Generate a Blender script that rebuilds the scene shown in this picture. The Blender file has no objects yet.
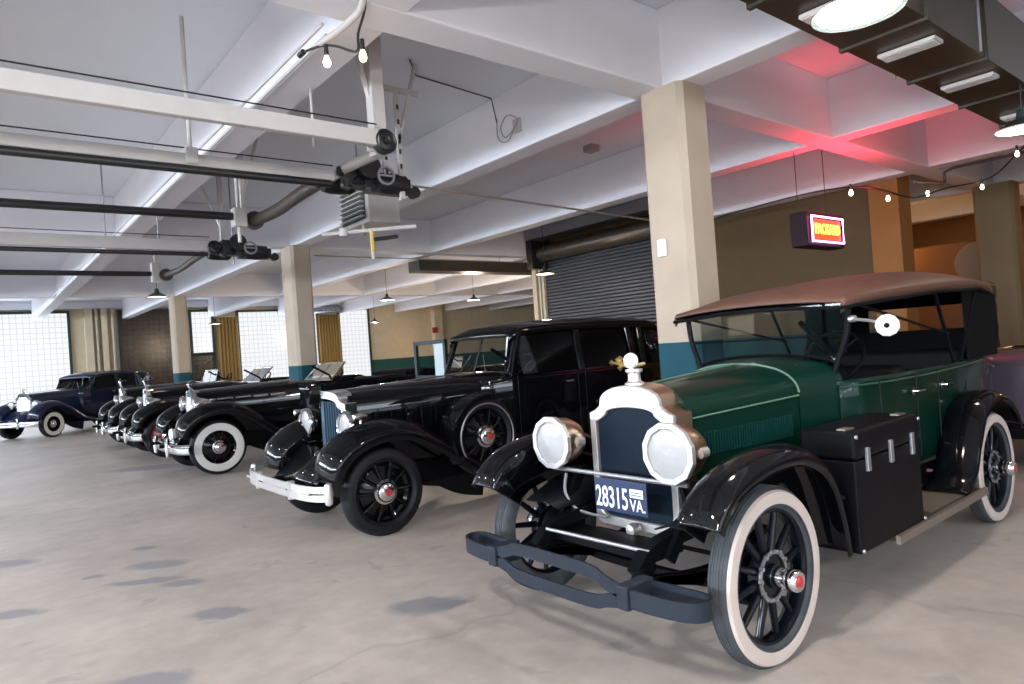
import bpy, bmesh, math, random
from mathutils import Vector, Matrix
random.seed(7)
PI = math.pi
S = bpy.context.scene
COL = S.collection

# ------------------------------------------------------------------ camera
cam_data = bpy.data.cameras.new('camera')
cam = bpy.data.objects.new('camera', cam_data)
COL.objects.link(cam)
cam_data.sensor_width = 36.0
cam_data.lens = 676.0 * 36.0 / 1024.0
cam_data.clip_end = 200
_yaw, _pit, _rol = [math.radians(a) for a in (39.1327, 0.4639, -4.0442)]
_f = Vector((math.sin(_yaw) * math.cos(_pit), math.cos(_yaw) * math.cos(_pit), math.sin(_pit)))
_r = Vector((math.cos(_yaw), -math.sin(_yaw), 0))
_u = _r.cross(_f)
_r2 = _r * math.cos(_rol) + _u * math.sin(_rol)
_u2 = -_r * math.sin(_rol) + _u * math.cos(_rol)
M = Matrix((( _r2.x, _u2.x, -_f.x, 0), (_r2.y, _u2.y, -_f.y, 0), (_r2.z, _u2.z, -_f.z, 1.63), (0, 0, 0, 1)))
cam.matrix_world = M
S.camera = cam

# ------------------------------------------------------------------ world, exposure
S.view_settings.view_transform = 'Standard'
S.view_settings.look = 'None'
S.view_settings.gamma = 1
S.view_settings.use_curve_mapping = False
S.view_settings.exposure = 0.0
W = bpy.data.worlds.new('world'); S.world = W
W.use_nodes = True
W.node_tree.nodes['Background'].inputs[0].default_value = (0.6, 0.75, 1.0, 1)
W.node_tree.nodes['Background'].inputs[1].default_value = 0.3
ADDED_LAMPS = 150.0  # base power of the pendants added out of view
SKYND = 40.0  # steep light from the added doors, brightening the floor around the camera
SKYN = 6.0         # weak level light from the doors added behind the camera
PANE = 12.0          # daylight in the garage door panes
SKYD = 195.0          # the part coming down steeply on the floor inside the doors
SKY = 62.0           # daylight falling in through each metre of garage door
FARWIN = 0.90        # daylight in the glass block windows

def area_light(name, loc, rot, size, size_y, power, col):
    l = bpy.data.lights.new(name, 'AREA'); l.shape = 'RECTANGLE'
    l.size = size; l.size_y = size_y; l.energy = power; l.color = col
    o = bpy.data.objects.new(name, l); COL.objects.link(o)
    o.location = loc; o.rotation_euler = rot
    return o
def point_light(name, loc, power, col, r=0.08, parent=None):
    l = bpy.data.lights.new(name, 'POINT'); l.energy = power; l.color = col; l.shadow_soft_size = r
    o = bpy.data.objects.new(name, l); COL.objects.link(o); o.location = loc
    if parent: o.parent = parent
    return o

# ------------------------------------------------------------------ materials
MATS = {}
def mat(name, col=(0.5, 0.5, 0.5), rough=0.5, metal=0.0, coat=0.0, emit=None, estr=0.0, noise=None, bump=0.0, spec=0.5, coat_rough=0.03):
    if name in MATS: return MATS[name]
    m = bpy.data.materials.new(name); m.use_nodes = True
    nt = m.node_tree; b = nt.nodes['Principled BSDF']
    b.inputs['Base Color'].default_value = (*col, 1)
    b.inputs['Roughness'].default_value = rough
    b.inputs['Metallic'].default_value = metal
    b.inputs['Coat Weight'].default_value = coat
    b.inputs['Coat Roughness'].default_value = coat_rough
    b.inputs['Specular IOR Level'].default_value = spec
    if emit:
        b.inputs['Emission Color'].default_value = (*emit, 1)
        b.inputs['Emission Strength'].default_value = estr
    if noise or bump:
        tc = nt.nodes.new('ShaderNodeTexCoord')
        n = nt.nodes.new('ShaderNodeTexNoise'); n.inputs['Scale'].default_value = noise[0] if noise else 20
        n.inputs['Detail'].default_value = 6
        nt.links.new(tc.outputs['Object'], n.inputs['Vector'])
        if noise:
            mx = nt.nodes.new('ShaderNodeMix'); mx.data_type = 'RGBA'
            mx.inputs[6].default_value = (*col, 1); mx.inputs[7].default_value = (*noise[1], 1)
            nt.links.new(n.outputs['Fac'], mx.inputs[0]); nt.links.new(mx.outputs[2], b.inputs['Base Color'])
        if bump:
            bp = nt.nodes.new('ShaderNodeBump'); bp.inputs['Strength'].default_value = bump
            bp.inputs['Distance'].default_value = 0.01
            nt.links.new(n.outputs['Fac'], bp.inputs['Height']); nt.links.new(bp.outputs['Normal'], b.inputs['Normal'])
    MATS[name] = m
    return m

def glass_mat(name, tint=(0.8, 0.85, 0.85), refl=1.0):
    m = bpy.data.materials.new(name); m.use_nodes = True; nt = m.node_tree
    nt.nodes.clear()
    out = nt.nodes.new('ShaderNodeOutputMaterial'); tr = nt.nodes.new('ShaderNodeBsdfTransparent')
    gl = nt.nodes.new('ShaderNodeBsdfGlossy'); gl.inputs['Roughness'].default_value = 0.02
    fr = nt.nodes.new('ShaderNodeFresnel'); fr.inputs['IOR'].default_value = 1.5
    mx = nt.nodes.new('ShaderNodeMixShader')
    tr.inputs['Color'].default_value = (*tint, 1)
    gl.inputs['Color'].default_value = (refl, refl, refl, 1)
    nt.links.new(fr.outputs[0], mx.inputs[0]); nt.links.new(tr.outputs[0], mx.inputs[1]); nt.links.new(gl.outputs[0], mx.inputs[2])
    nt.links.new(mx.outputs[0], out.inputs['Surface'])
    return m

black = mat('black_paint', (0.0015, 0.0018, 0.003), 0.5, 0, 0.6, spec=0.05)
blueblack = mat('dark_blue_paint', (0.004, 0.007, 0.03), 0.5, 0, 0.85, spec=0.08)
green = mat('green_paint', (0.0004, 0.017, 0.010), 0.42, 0, 0.4, spec=0.1)
greenline = mat('pale_green_line', (0.09, 0.17, 0.12), 0.4)
chassis = mat('chassis_black', (0.002, 0.0025, 0.004), 0.5, spec=0.12)
bumper_blue = mat('bumper_blue_black', (0.011, 0.016, 0.026), 0.5, spec=0.3)
chrome = mat('chrome', (0.75, 0.75, 0.76), 0.12, 1.0)
nickel = mat('nickel_silver', (0.60, 0.575, 0.57), 0.42, 0.75, noise=(9, (0.54, 0.52, 0.51)))
brass = mat('brass_drum', (0.55, 0.40, 0.27), 0.3, 1.0)
brasstone = mat('brass', (0.7, 0.55, 0.25), 0.3, 1.0)
rubber = mat('tyre_rubber', (0.006, 0.007, 0.010), 0.6, spec=0.3)
rubber_worn = mat('worn_tyre_rubber', (0.065, 0.075, 0.085), 0.75, noise=(14, (0.035, 0.04, 0.045)))
white_rubber = mat('whitewall_rubber', (0.58, 0.49, 0.44), 0.6)
white_rubber2 = mat('whitewall_rubber_grey', (0.62, 0.61, 0.57), 0.6)
redpaint = mat('red_wheel_paint', (0.22, 0.012, 0.02), 0.3, 0, 0.6)
redbadge = mat('red_badge', (0.5, 0.03, 0.04), 0.4)
spoke_m = mat('spoke_black', (0.0025, 0.004, 0.008), 0.3, 0, 0.3, spec=0.15)
lensm = mat('lamp_lens', (0.34, 0.34, 0.35), 0.25, 0, 1.0, bump=0.3)
darkcore = mat('radiator_core', (0.003, 0.010, 0.020), 0.6, spec=0.15)
shutter = mat('radiator_shutter', (0.015, 0.05, 0.085), 0.4)
fabric_top = mat('canvas_top', (0.105, 0.048, 0.032), 0.55, noise=(30, (0.085, 0.038, 0.025)), bump=0.15)
fabric_dark = mat('dark_canvas', (0.005, 0.005, 0.006), 0.85, spec=0.1)
leather = mat('dark_leather', (0.004, 0.0035, 0.0035), 0.6, spec=0.15)
trunk_m = mat('trunk_black_cloth', (0.0025, 0.0025, 0.004), 0.5, spec=0.12)
steel = mat('worn_steel', (0.35, 0.35, 0.37), 0.4, 0.8)
rbm = mat('running_board_linoleum', (0.06, 0.045, 0.03), 0.7)
rbtrim = mat('running_board_trim', (0.30, 0.25, 0.21), 0.5, 0.8)
yellowm = mat('yellow_plate', (0.75, 0.6, 0.05), 0.5)
platem = mat('plate_navy', (0.010, 0.022, 0.07), 0.4)
whitem = mat('white_enamel', (0.8, 0.8, 0.8), 0.4)
mirrorm = mat('mirror_back_white', (0.75, 0.75, 0.72), 0.4)
glass = glass_mat('clear_glass', (0.82, 0.86, 0.86))
dkglass = glass_mat('smoked_glass', (0.72, 0.76, 0.76), 0.4)

# ------------------------------------------------------------------ mesh helpers
def finish(bm, name, m, parent=None, loc=(0, 0, 0), rot=(0, 0, 0), smooth=True, solid=0, bevel=0, angle=40):
    bmesh.ops.recalc_face_normals(bm, faces=bm.faces)
    me = bpy.data.meshes.new(name); bm.to_mesh(me); bm.free()
    if m: me.materials.append(m)
    return link(me, name, parent, loc, rot, smooth, solid, bevel, angle)
def link(me, name, parent=None, loc=(0, 0, 0), rot=(0, 0, 0), smooth=True, solid=0, bevel=0, angle=40):
    if smooth:
        for p in me.polygons: p.use_smooth = True
        me.set_sharp_from_angle(angle=math.radians(angle))
    o = bpy.data.objects.new(name, me); COL.objects.link(o)
    o.location = loc; o.rotation_euler = rot
    if parent: o.parent = parent
    if bevel:
        b = o.modifiers.new('bevel', 'BEVEL'); b.width = bevel; b.segments = 2; b.limit_method = 'ANGLE'
    if solid:
        s = o.modifiers.new('solid', 'SOLIDIFY'); s.thickness = solid; s.offset = -1
    return o
def clone(o, loc=None, rot=None, parent=None):
    c = o.copy(); COL.objects.link(c)
    if parent is not None: c.parent = parent
    if loc is not None: c.location = loc
    if rot is not None: c.rotation_euler = rot
    return c
def clone_tree(o, loc, rot, parent=None):
    c = clone(o, loc, rot, parent)
    for ch in list(o.children): 
        d = clone(ch, None, None, c)
        for g in list(ch.children): clone(g, None, None, d)
    return c
def split_parts(bm, name, m, parent=None, **k):
    """each separate piece becomes an object of its own"""
    bm.verts.index_update(); seen = set(); out = []
    for v0 in list(bm.verts):
        if v0.index in seen: continue
        stack = [v0]; isl = []; seen.add(v0.index)
        while stack:
            v = stack.pop(); isl.append(v)
            for e in v.link_edges:
                w = e.other_vert(v)
                if w.index not in seen: seen.add(w.index); stack.append(w)
        b2 = bmesh.new(); mp = {v.index: b2.verts.new(v.co) for v in isl}
        fs = {f for v in isl for f in v.link_faces}
        for f in fs: b2.faces.new([mp[v.index] for v in f.verts])
        out.append(finish(b2, name, m, parent, **k))
    bm.free(); return out
def nb(): return bmesh.new()
def box(bm, x0, x1, y0, y1, z0, z1):
    v = [bm.verts.new(p) for p in ((x0,y0,z0),(x1,y0,z0),(x1,y1,z0),(x0,y1,z0),(x0,y0,z1),(x1,y0,z1),(x1,y1,z1),(x0,y1,z1))]
    for f in ((0,3,2,1),(4,5,6,7),(0,1,5,4),(1,2,6,5),(2,3,7,6),(3,0,4,7)): bm.faces.new([v[i] for i in f])
def grid(bm, rows, close_u=False, cap=False):
    vs = [[bm.verts.new(p) for p in r] for r in rows]
    n = len(vs[0])
    for a, b in zip(vs, vs[1:]):
        for i in range(n if close_u else n - 1):
            j = (i + 1) % n
            bm.faces.new((a[i], a[j], b[j], b[i]))
    if cap:
        bm.faces.new(vs[0][::-1]); bm.faces.new(vs[-1])
def lathe(bm, prof, axis='y', c=(0, 0, 0), seg=40, closed=False):
    rows = []
    for k in range(seg):
        a = 2 * PI * k / seg; ca, sa = math.cos(a), math.sin(a)
        row = []
        for r, h in prof:
            r = max(r, 0.0004)
            if axis == 'y': p = (r * ca, h, r * sa)
            elif axis == 'x': p = (h, r * ca, r * sa)
            else: p = (r * ca, r * sa, h)
            row.append((p[0] + c[0], p[1] + c[1], p[2] + c[2]))
        rows.append(row)
    vs = [[bm.verts.new(p) for p in r] for r in rows]
    n = len(prof)
    for k in range(seg):
        a, b = vs[k], vs[(k + 1) % seg]
        for i in range(n if closed else n - 1):
            j = (i + 1) % n
            bm.faces.new((a[i], a[j], b[j], b[i]))
def spline(pts, n=6):
    P = [Vector(p) for p in pts]; out = []
    for i in range(len(P) - 1):
        p0 = P[max(i - 1, 0)]; p1 = P[i]; p2 = P[i + 1]; p3 = P[min(i + 2, len(P) - 1)]
        for k in range(n):
            t = k / n
            out.append(0.5 * ((2 * p1) + (p2 - p0) * t + (2 * p0 - 5 * p1 + 4 * p2 - p3) * t * t + (3 * p1 - p0 - 3 * p2 + p3) * t ** 3))
    out.append(P[-1]); return out
def tube(bm, pts, r, seg=10, r1=None, smooth_n=0, square=False):
    P = spline(pts, smooth_n) if smooth_n else [Vector(p) for p in pts]
    rows = []; up = None
    for i, p in enumerate(P):
        t = (P[min(i + 1, len(P) - 1)] - P[max(i - 1, 0)]).normalized()
        if up is None:
            up = Vector((0, 0, 1)) if abs(t.z) < 0.9 else Vector((1, 0, 0))
        a = t.cross(up).normalized(); b = a.cross(t).normalized(); up = b
        rr = r if r1 is None else r + (r1 - r) * i / (len(P) - 1)
        if square:
            rows.append([p + a * rr * sx + b * rr * sy for sx, sy in ((1,1),(-1,1),(-1,-1),(1,-1))])
        else:
            rows.append([p + a * rr * math.cos(2*PI*k/seg) + b * rr * math.sin(2*PI*k/seg) for k in range(seg)])
    grid(bm, rows, True, True)
def bar(bm, p, q, w, h):
    """rectangular bar from p to q, w sideways, h vertical-ish"""
    p, q = Vector(p), Vector(q); t = (q - p).normalized()
    up = Vector((0, 0, 1)) if abs(t.z) < 0.9 else Vector((1, 0, 0))
    a = t.cross(up).normalized(); b = a.cross(t).normalized()
    grid(bm, [[c + a*w/2*sx + b*h/2*sy for sx, sy in ((1,1),(-1,1),(-1,-1),(1,-1))] for c in (p, q)], True, True)
def sect(x, hw, zb, zt, zc=None, nt=2.5, nbm=8, N=48, y0=0, dxt=0):
    zc = (zb + zt) / 2 if zc is None else zc
    row = []
    for k in range(N):
        a = 2 * PI * (k + 0.5) / N; c, s = math.cos(a), math.sin(a)
        n = nt if s > 0 else nbm
        y = hw * math.copysign(abs(c) ** (2 / n), c)
        z = zc + (zt - zc) * abs(s) ** (2 / n) if s > 0 else zc - (zc - zb) * abs(s) ** (2 / n)
        row.append((x + dxt * (z - zb), y + y0, z))
    return row
def loft(bm, secs, cap=True): grid(bm, [sect(**s) if isinstance(s, dict) else s for s in secs], True, cap)
def prism(bm, outline, axis, a, b):
    """outline of 2-D points extruded from a to b along axis"""
    def P(u, v, w):
        return {'x': (w, u, v), 'y': (u, w, v), 'z': (u, v, w)}[axis]
    A = [bm.verts.new(P(u, v, a)) for u, v in outline]; B = [bm.verts.new(P(u, v, b)) for u, v in outline]
    bm.faces.new(A[::-1]); bm.faces.new(B); n = len(A)
    for i in range(n): bm.faces.new((A[i], A[(i+1) % n], B[(i+1) % n], B[i]))
def ring_prism(bm, outer, inner, axis, a, b):
    """frame between two outlines of equal count"""
    def P(u, v, w): return {'x': (w, u, v), 'y': (u, w, v), 'z': (u, v, w)}[axis]
    R = [[bm.verts.new(P(u, v, w)) for u, v in o] for o, w in ((outer, a), (outer, b), (inner, b), (inner, a))]
    n = len(outer)
    for q in range(4):
        A, B = R[q], R[(q + 1) % 4]
        for i in range(n): bm.faces.new((A[i], A[(i+1) % n], B[(i+1) % n], B[i]))
def empty(name, label, cat, loc=(0, 0, 0), rz=0, group=None):
    o = bpy.data.objects.new(name, None); COL.objects.link(o); o.empty_display_size = 0.2
    o.location = loc; o.rotation_euler = (0, 0, rz)
    return tag(o, label, cat, group)
def tag(o, label, cat, group=None, kind=None):
    o['label'] = label; o['category'] = cat
    if group: o['group'] = group
    if kind: o['kind'] = kind
    return o
def struct(bm, name, m, label=None, cat=None, smooth=False, **k):
    o = finish(bm, name, m, smooth=smooth, **k); o['kind'] = 'structure'
    if label: o['label'] = label
    if cat: o['category'] = cat
    return o
def text_mesh(body, size, name, m, parent, loc, rot, depth=0.002, xs=1.0, ax='CENTER', bold=0.018):
    c = bpy.data.curves.new(name, 'FONT'); c.body = body; c.size = size; c.extrude = depth
    c.align_x = ax; c.align_y = 'CENTER'; c.offset = size * bold
    o = bpy.data.objects.new(name, c); COL.objects.link(o)
    bpy.context.view_layer.update()
    me = bpy.data.meshes.new_from_object(o.evaluated_get(bpy.context.evaluated_depsgraph_get()))
    bpy.data.objects.remove(o); bpy.data.curves.remove(c)
    for v in me.vertices: v.co.x *= xs
    me.materials.clear(); me.materials.append(m)
    q = bpy.data.objects.new(name, me); COL.objects.link(q); q.parent = parent; q.location = loc; q.rotation_euler = rot
    return q

# ------------------------------------------------------------------ the setting
def floor_mat():
    m = bpy.data.materials.new('stained_concrete'); m.use_nodes = True; nt = m.node_tree; b = nt.nodes['Principled BSDF']
    L = nt.links.new; N = nt.nodes.new
    tc = N('ShaderNodeTexCoord')
    n1 = N('ShaderNodeTexNoise'); n1.inputs['Scale'].default_value = 0.55; n1.inputs['Detail'].default_value = 8; n1.inputs['Roughness'].default_value = 0.65
    n2 = N('ShaderNodeTexNoise'); n2.inputs['Scale'].default_value = 7; n2.inputs['Detail'].default_value = 8
    n3 = N('ShaderNodeTexNoise'); n3.inputs['Scale'].default_value = 2.6; n3.inputs['Detail'].default_value = 3; n3.inputs['Distortion'].default_value = 0.6
    for n in (n1, n2, n3): L(tc.outputs['Object'], n.inputs['Vector'])
    r1 = N('ShaderNodeValToRGB'); L(n1.outputs['Fac'], r1.inputs[0])
    r1.color_ramp.elements[0].position = 0.3; r1.color_ramp.elements[0].color = (0.32, 0.28, 0.25, 1)
    r1.color_ramp.elements[1].position = 0.68; r1.color_ramp.elements[1].color = (0.52, 0.455, 0.405, 1)
    m1 = N('ShaderNodeMix'); m1.data_type = 'RGBA'; m1.blend_type = 'OVERLAY'; m1.inputs[0].default_value = 0.22
    L(r1.outputs[0], m1.inputs[6]); L(n2.outputs['Fac'], m1.inputs[7])
    r3 = N('ShaderNodeValToRGB'); L(n3.outputs['Fac'], r3.inputs[0])
    r3.color_ramp.elements[0].position = 0.655; r3.color_ramp.elements[0].color = (0, 0, 0, 1)
    r3.color_ramp.elements[1].position = 0.69; r3.color_ramp.elements[1].color = (0.25, 0.25, 0.25, 1)
    m2 = N('ShaderNodeMix'); m2.data_type = 'RGBA'; L(r3.outputs[0], m2.inputs[0]); L(m1.outputs[2], m2.inputs[6])
    m2.inputs[7].default_value = (0.15, 0.15, 0.165, 1)
    # cracks
    v = N('ShaderNodeTexVoronoi'); v.feature = 'DISTANCE_TO_EDGE'; v.inputs['Scale'].default_value = 0.16
    dm = N('ShaderNodeVectorMath'); dm.operation = 'ADD'
    n4 = N('ShaderNodeTexNoise'); n4.inputs['Scale'].default_value = 1.1; L(tc.outputs['Object'], n4.inputs['Vector'])
    L(tc.outputs['Object'], dm.inputs[0]); L(n4.outputs['Color'], dm.inputs[1]); L(dm.outputs[0], v.inputs['Vector'])
    r4 = N('ShaderNodeValToRGB'); L(v.outputs['Distance'], r4.inputs[0])
    r4.color_ramp.elements[0].position = 0.0; r4.color_ramp.elements[0].color = (0.2, 0.2, 0.2, 1)
    r4.color_ramp.elements[1].position = 0.0025; r4.color_ramp.elements[1].color = (0, 0, 0, 1)
    m3 = N('ShaderNodeMix'); m3.data_type = 'RGBA'; L(r4.outputs[0], m3.inputs[0]); L(m2.outputs[2], m3.inputs[6])
    m3.inputs[7].default_value = (0.09, 0.08, 0.07, 1)
    last = m3.outputs[2]
    spots = [(1.32,4.89,.20,.10),(2.33,3.90,.25,.13),(2.45,3.8,.12,.06),(0.75,4.13,.24,.12),(1.27,6.52,.24,.12),(1.1,6.1,.3,.07),(1.44,3.33,.05,.03),(0.23,6.1,.25,.08),(0.26,7.8,.3,.12),(1.31,7.23,.12,.06),(0.81,6.6,.09,.05),(1.3,5.8,.16,.07),(2.58,13.1,.8,.3)]
    for sx, sy, ra, rb_ in spots:
        mp = N('ShaderNodeMapping'); mp.vector_type = 'TEXTURE'; mp.inputs['Location'].default_value = (sx, sy, 0); mp.inputs['Rotation'].default_value = (0, 0, -0.6); mp.inputs['Scale'].default_value = (ra, rb_, 1)
        ad = N('ShaderNodeVectorMath'); ad.operation = 'MULTIPLY_ADD'; L(n2.outputs['Color'], ad.inputs[0]); ad.inputs[1].default_value = (0.14, 0.14, 0); L(tc.outputs['Object'], ad.inputs[2])
        L(ad.outputs[0], mp.inputs['Vector'])
        ln = N('ShaderNodeVectorMath'); ln.operation = 'LENGTH'; L(mp.outputs[0], ln.inputs[0])
        mr = N('ShaderNodeMapRange'); L(ln.outputs['Value'], mr.inputs[0]); mr.inputs[1].default_value = 0.75; mr.inputs[2].default_value = 1.25; mr.inputs[3].default_value = 0.75; mr.inputs[4].default_value = 0.0
        mm = N('ShaderNodeMix'); mm.data_type = 'RGBA'; L(mr.outputs[0], mm.inputs[0]); L(last, mm.inputs[6]); mm.inputs[7].default_value = (0.20, 0.205, 0.225, 1); last = mm.outputs[2]
    L(last, b.inputs['Base Color'])
    rr = N('ShaderNodeMapRange'); L(n2.outputs['Fac'], rr.inputs[0]); rr.inputs[3].default_value = 0.38; rr.inputs[4].default_value = 0.62
    L(rr.outputs[0], b.inputs['Roughness']); b.inputs['Specular IOR Level'].default_value = 0.4
    bp = N('ShaderNodeBump'); bp.inputs['Strength'].default_value = 0.12; bp.inputs['Distance'].default_value = 0.01
    L(n2.outputs['Fac'], bp.inputs['Height']); L(bp.outputs[0], b.inputs['Normal'])
    return m
def wall_mat(name, upper, lower, z, rough=0.7):
    """two paints, split at the dado height z"""
    m = bpy.data.materials.new(name); m.use_nodes = True; nt = m.node_tree; b = nt.nodes['Principled BSDF']
    L = nt.links.new; N = nt.nodes.new
    tc = N('ShaderNodeTexCoord'); sp = N('ShaderNodeSeparateXYZ'); L(tc.outputs['Object'], sp.inputs[0])
    gt = N('ShaderNodeMath'); gt.operation = 'GREATER_THAN'; gt.inputs[1].default_value = z; L(sp.outputs['Z'], gt.inputs[0])
    mx = N('ShaderNodeMix'); mx.data_type = 'RGBA'; L(gt.outputs[0], mx.inputs[0])
    mx.inputs[6].default_value = (*lower, 1); mx.inputs[7].default_value = (*upper, 1)
    n = N('ShaderNodeTexNoise'); n.inputs['Scale'].default_value = 3; n.inputs['Detail'].default_value = 8; L(tc.outputs['Object'], n.inputs['Vector'])
    rr = N('ShaderNodeMapRange'); L(n.outputs['Fac'], rr.inputs[0]); rr.inputs[3].default_value = 0.86; rr.inputs[4].default_value = 1.12
    ml = N('ShaderNodeMix'); ml.data_type = 'RGBA'; ml.blend_type = 'MULTIPLY'; ml.inputs[0].default_value = 1
    L(mx.outputs[2], ml.inputs[6]); L(rr.outputs[0], ml.inputs[7]); L(ml.outputs[2], b.inputs['Base Color'])
    b.inputs['Roughness'].default_value = rough
    bp = N('ShaderNodeBump'); bp.inputs['Strength'].default_value = 0.2; bp.inputs['Distance'].default_value = 0.01
    L(n.outputs['Fac'], bp.inputs['Height']); L(bp.outputs[0], b.inputs['Normal'])
    return m
def block_mat(name, emit, strength, base, mortar, scale):
    """glass blocks on the window plane (x, z): a grid of mortar lines, daylight in each block"""
    m = bpy.data.materials.new(name); m.use_nodes = True; nt = m.node_tree; b = nt.nodes['Principled BSDF']
    L = nt.links.new; N = nt.nodes.new
    tc = N('ShaderNodeTexCoord'); sp = N('ShaderNodeSeparateXYZ'); L(tc.outputs['Object'], sp.inputs[0])
    outs = []
    for ax in ('X', 'Z'):
        d = N('ShaderNodeMath'); d.operation = 'DIVIDE'; d.inputs[1].default_value = scale; L(sp.outputs[ax], d.inputs[0])
        f = N('ShaderNodeMath'); f.operation = 'FRACT'; L(d.outputs[0], f.inputs[0])
        g = N('ShaderNodeMath'); g.operation = 'GREATER_THAN'; g.inputs[1].default_value = 0.14; L(f.outputs[0], g.inputs[0])
        outs.append(g)
    mu = N('ShaderNodeMath'); mu.operation = 'MULTIPLY'; L(outs[0].outputs[0], mu.inputs[0]); L(outs[1].outputs[0], mu.inputs[1])
    mx = N('ShaderNodeMix'); mx.data_type = 'RGBA'; L(mu.outputs[0], mx.inputs[0])
    mx.inputs[6].default_value = (*mortar, 1); mx.inputs[7].default_value = (*base, 1); L(mx.outputs[2], b.inputs['Base Color'])
    b.inputs['Emission Color'].default_value = (*emit, 1)
    rr = N('ShaderNodeMapRange'); L(mu.outputs[0], rr.inputs[0]); rr.inputs[3].default_value = strength * 0.80; rr.inputs[4].default_value = strength
    L(rr.outputs[0], b.inputs['Emission Strength']); b.inputs['Roughness'].default_value = 0.2
    return m

ceil_m = mat('painted_concrete_ceiling', (0.74, 0.77, 0.83), 0.75, noise=(1.5, (0.68, 0.71, 0.77)), bump=0.05)
beam_m = mat('painted_concrete_beam', (0.74, 0.74, 0.80), 0.75, noise=(2.5, (0.67, 0.67, 0.73)), bump=0.08)
col_m = wall_mat('cream_and_teal_column', (0.42, 0.345, 0.27), (0.0, 0.055, 0.08), 1.57, 0.8)
wall_m = wall_mat('beige_and_teal_wall', (0.56, 0.48, 0.34), (0.01, 0.08, 0.075), 1.5, 0.7)
orange_m = mat('ochre_wall', (0.27, 0.115, 0.025), 0.8, noise=(4, (0.22, 0.09, 0.018)))
pane_m = mat('daylit_pane', (0.5, 0.55, 0.6), 0.3, emit=(0.80, 0.90, 1.0), estr=PANE)
block_lit = block_mat('daylit_glass_block', (0.94, 0.97, 1.0), FARWIN, (0.12, 0.12, 0.12), (0.06, 0.06, 0.06), 0.2)
block_dark = block_mat('dark_glass_block', (0.45, 0.30, 0.16), 0.012, (0.03, 0.022, 0.018), (0.004, 0.004, 0.004), 0.2)
frame_dark = mat('dark_green_frame', (0.01, 0.03, 0.028), 0.5)
white_paint = mat('white_painted_steel', (0.50, 0.475, 0.47), 0.5, noise=(8, (0.42, 0.40, 0.39)))
pipe_black = mat('black_pipe', (0.008, 0.008, 0.009), 0.45)
motor_m = mat('greasy_black_motor', (0.010, 0.010, 0.011), 0.4)
beige_pipe = mat('beige_pipe', (0.42, 0.37, 0.28), 0.5)
galv = mat('galvanised_steel', (0.35, 0.38, 0.43), 0.35, 0.9)

bm = nb(); box(bm, -12.2, 32, -8, 31, -0.2, 0); FLOOR = struct(bm, 'floor', floor_mat())
DECK, SOF = 4.62, 3.89
bm = nb(); box(bm, -12.2, 32, -8, 31, DECK, DECK + 0.25); struct(bm, 'ceiling', ceil_m)
xs = [-10.2, -7.1, -4.0, -0.95, 2.1, 5.07, 8.32, 11.37, 14.4, 17.5, 20.6, 23.7]
ys = [(-5.4, -5.08), (3.80, 4.12), (12.86, 13.18), (22.2, 22.52)]
for i, x in enumerate(xs):
    y0, y1 = -8, 31
    spans = [(-8, 31)]
    if x == 11.37: spans = [(-8, 8.9), (13.0, 31)]
    for a, b_ in spans:
        bm = nb(); box(bm, x, x + 0.30, a, b_, SOF, DECK)
        struct(bm, 'ceiling_beam', beam_m, 'white painted concrete joist running away under the ceiling', 'beam', bevel=0.015)
for a, b_ in ys:
    bm = nb(); box(bm, -12.2, 32, a, b_, SOF - 0.004, DECK)
    struct(bm, 'ceiling_beam', beam_m, 'white painted concrete girder crossing over the columns', 'beam', bevel=0.015)
# columns, chamfered
def column(x0, x1, y0, y1, label):
    c = 0.05; bm = nb()
    prism(bm, [(x0+c,y0),(x1-c,y0),(x1,y0+c),(x1,y1-c),(x1-c,y1),(x0+c,y1),(x0,y1-c),(x0,y0+c)], 'z', 0, SOF)
    struct(bm, 'column', col_m, label, 'column')
column(5.02, 5.44, 3.58, 4.06, 'large cream column with teal base behind the green touring car')
column(4.98, 5.38, 12.62, 13.2, 'cream column with teal base behind the long black convertible')
column(4.98, 5.38, 22.1, 22.66, 'cream column with teal base, farthest of the row along the left')
col_m = orange_col = mat('orange_lit_column', (0.16, 0.105, 0.05), 0.7)  # orange-brown light on this column is put into its colour
column(14.05, 14.5, 3.45, 4.05, 'ochre lit column at the right edge beside the wire rack')
# far wall with openings filled by window panels
YF = 31.0
bm = nb(); box(bm, -12.2, 32, YF, YF + 0.3, 0, DECK); struct(bm, 'wall_far', wall_m)
bm = nb(); box(bm, -12.2, 32, YF - 0.25, YF, 4.3, DECK); struct(bm, 'trim_1', beam_m)
def farwin(n, x0, x1, z0, z1, m):
    bm = nb(); box(bm, x0, x1, YF - 0.06, YF - 0.02, z0, z1)
    o = struct(bm, 'window_%d' % n, m)
    if m is block_lit: area_light('daylight', ((x0 + x1)/2, YF - 0.2, (z0 + z1)/2), (-PI/2, 0, 0), x1 - x0, z1 - z0, 28 * (x1 - x0), (0.8, 0.9, 1.0))
    bm = nb(); t = 0.09
    for q in ((x0-t, x0, z0-t, z1+t), (x1, x1+t, z0-t, z1+t), (x0, x1, z0-t, z0), (x0, x1, z1, z1+t)):
        box(bm, q[0], q[1], YF - 0.14, YF - 0.02, q[2], q[3])
    f = finish(bm, 'window_frame', frame_dark, o, smooth=False)
farwin(1, -2.5, 3.2, 0.55, 4.15, block_lit)
farwin(2, 5.0, 7.15, 0.5, 4.15, block_dark)
farwin(3, 7.65, 8.45, 2.35, 4.1, block_lit)
farwin(4, 9.6, 13.2, 0.7, 4.05, block_lit)
farwin(5, 14.4, 15.9, 0.7, 4.05, block_lit)
farwin(6, 7.65, 8.45, 0.6, 2.2, block_dark)
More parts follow.
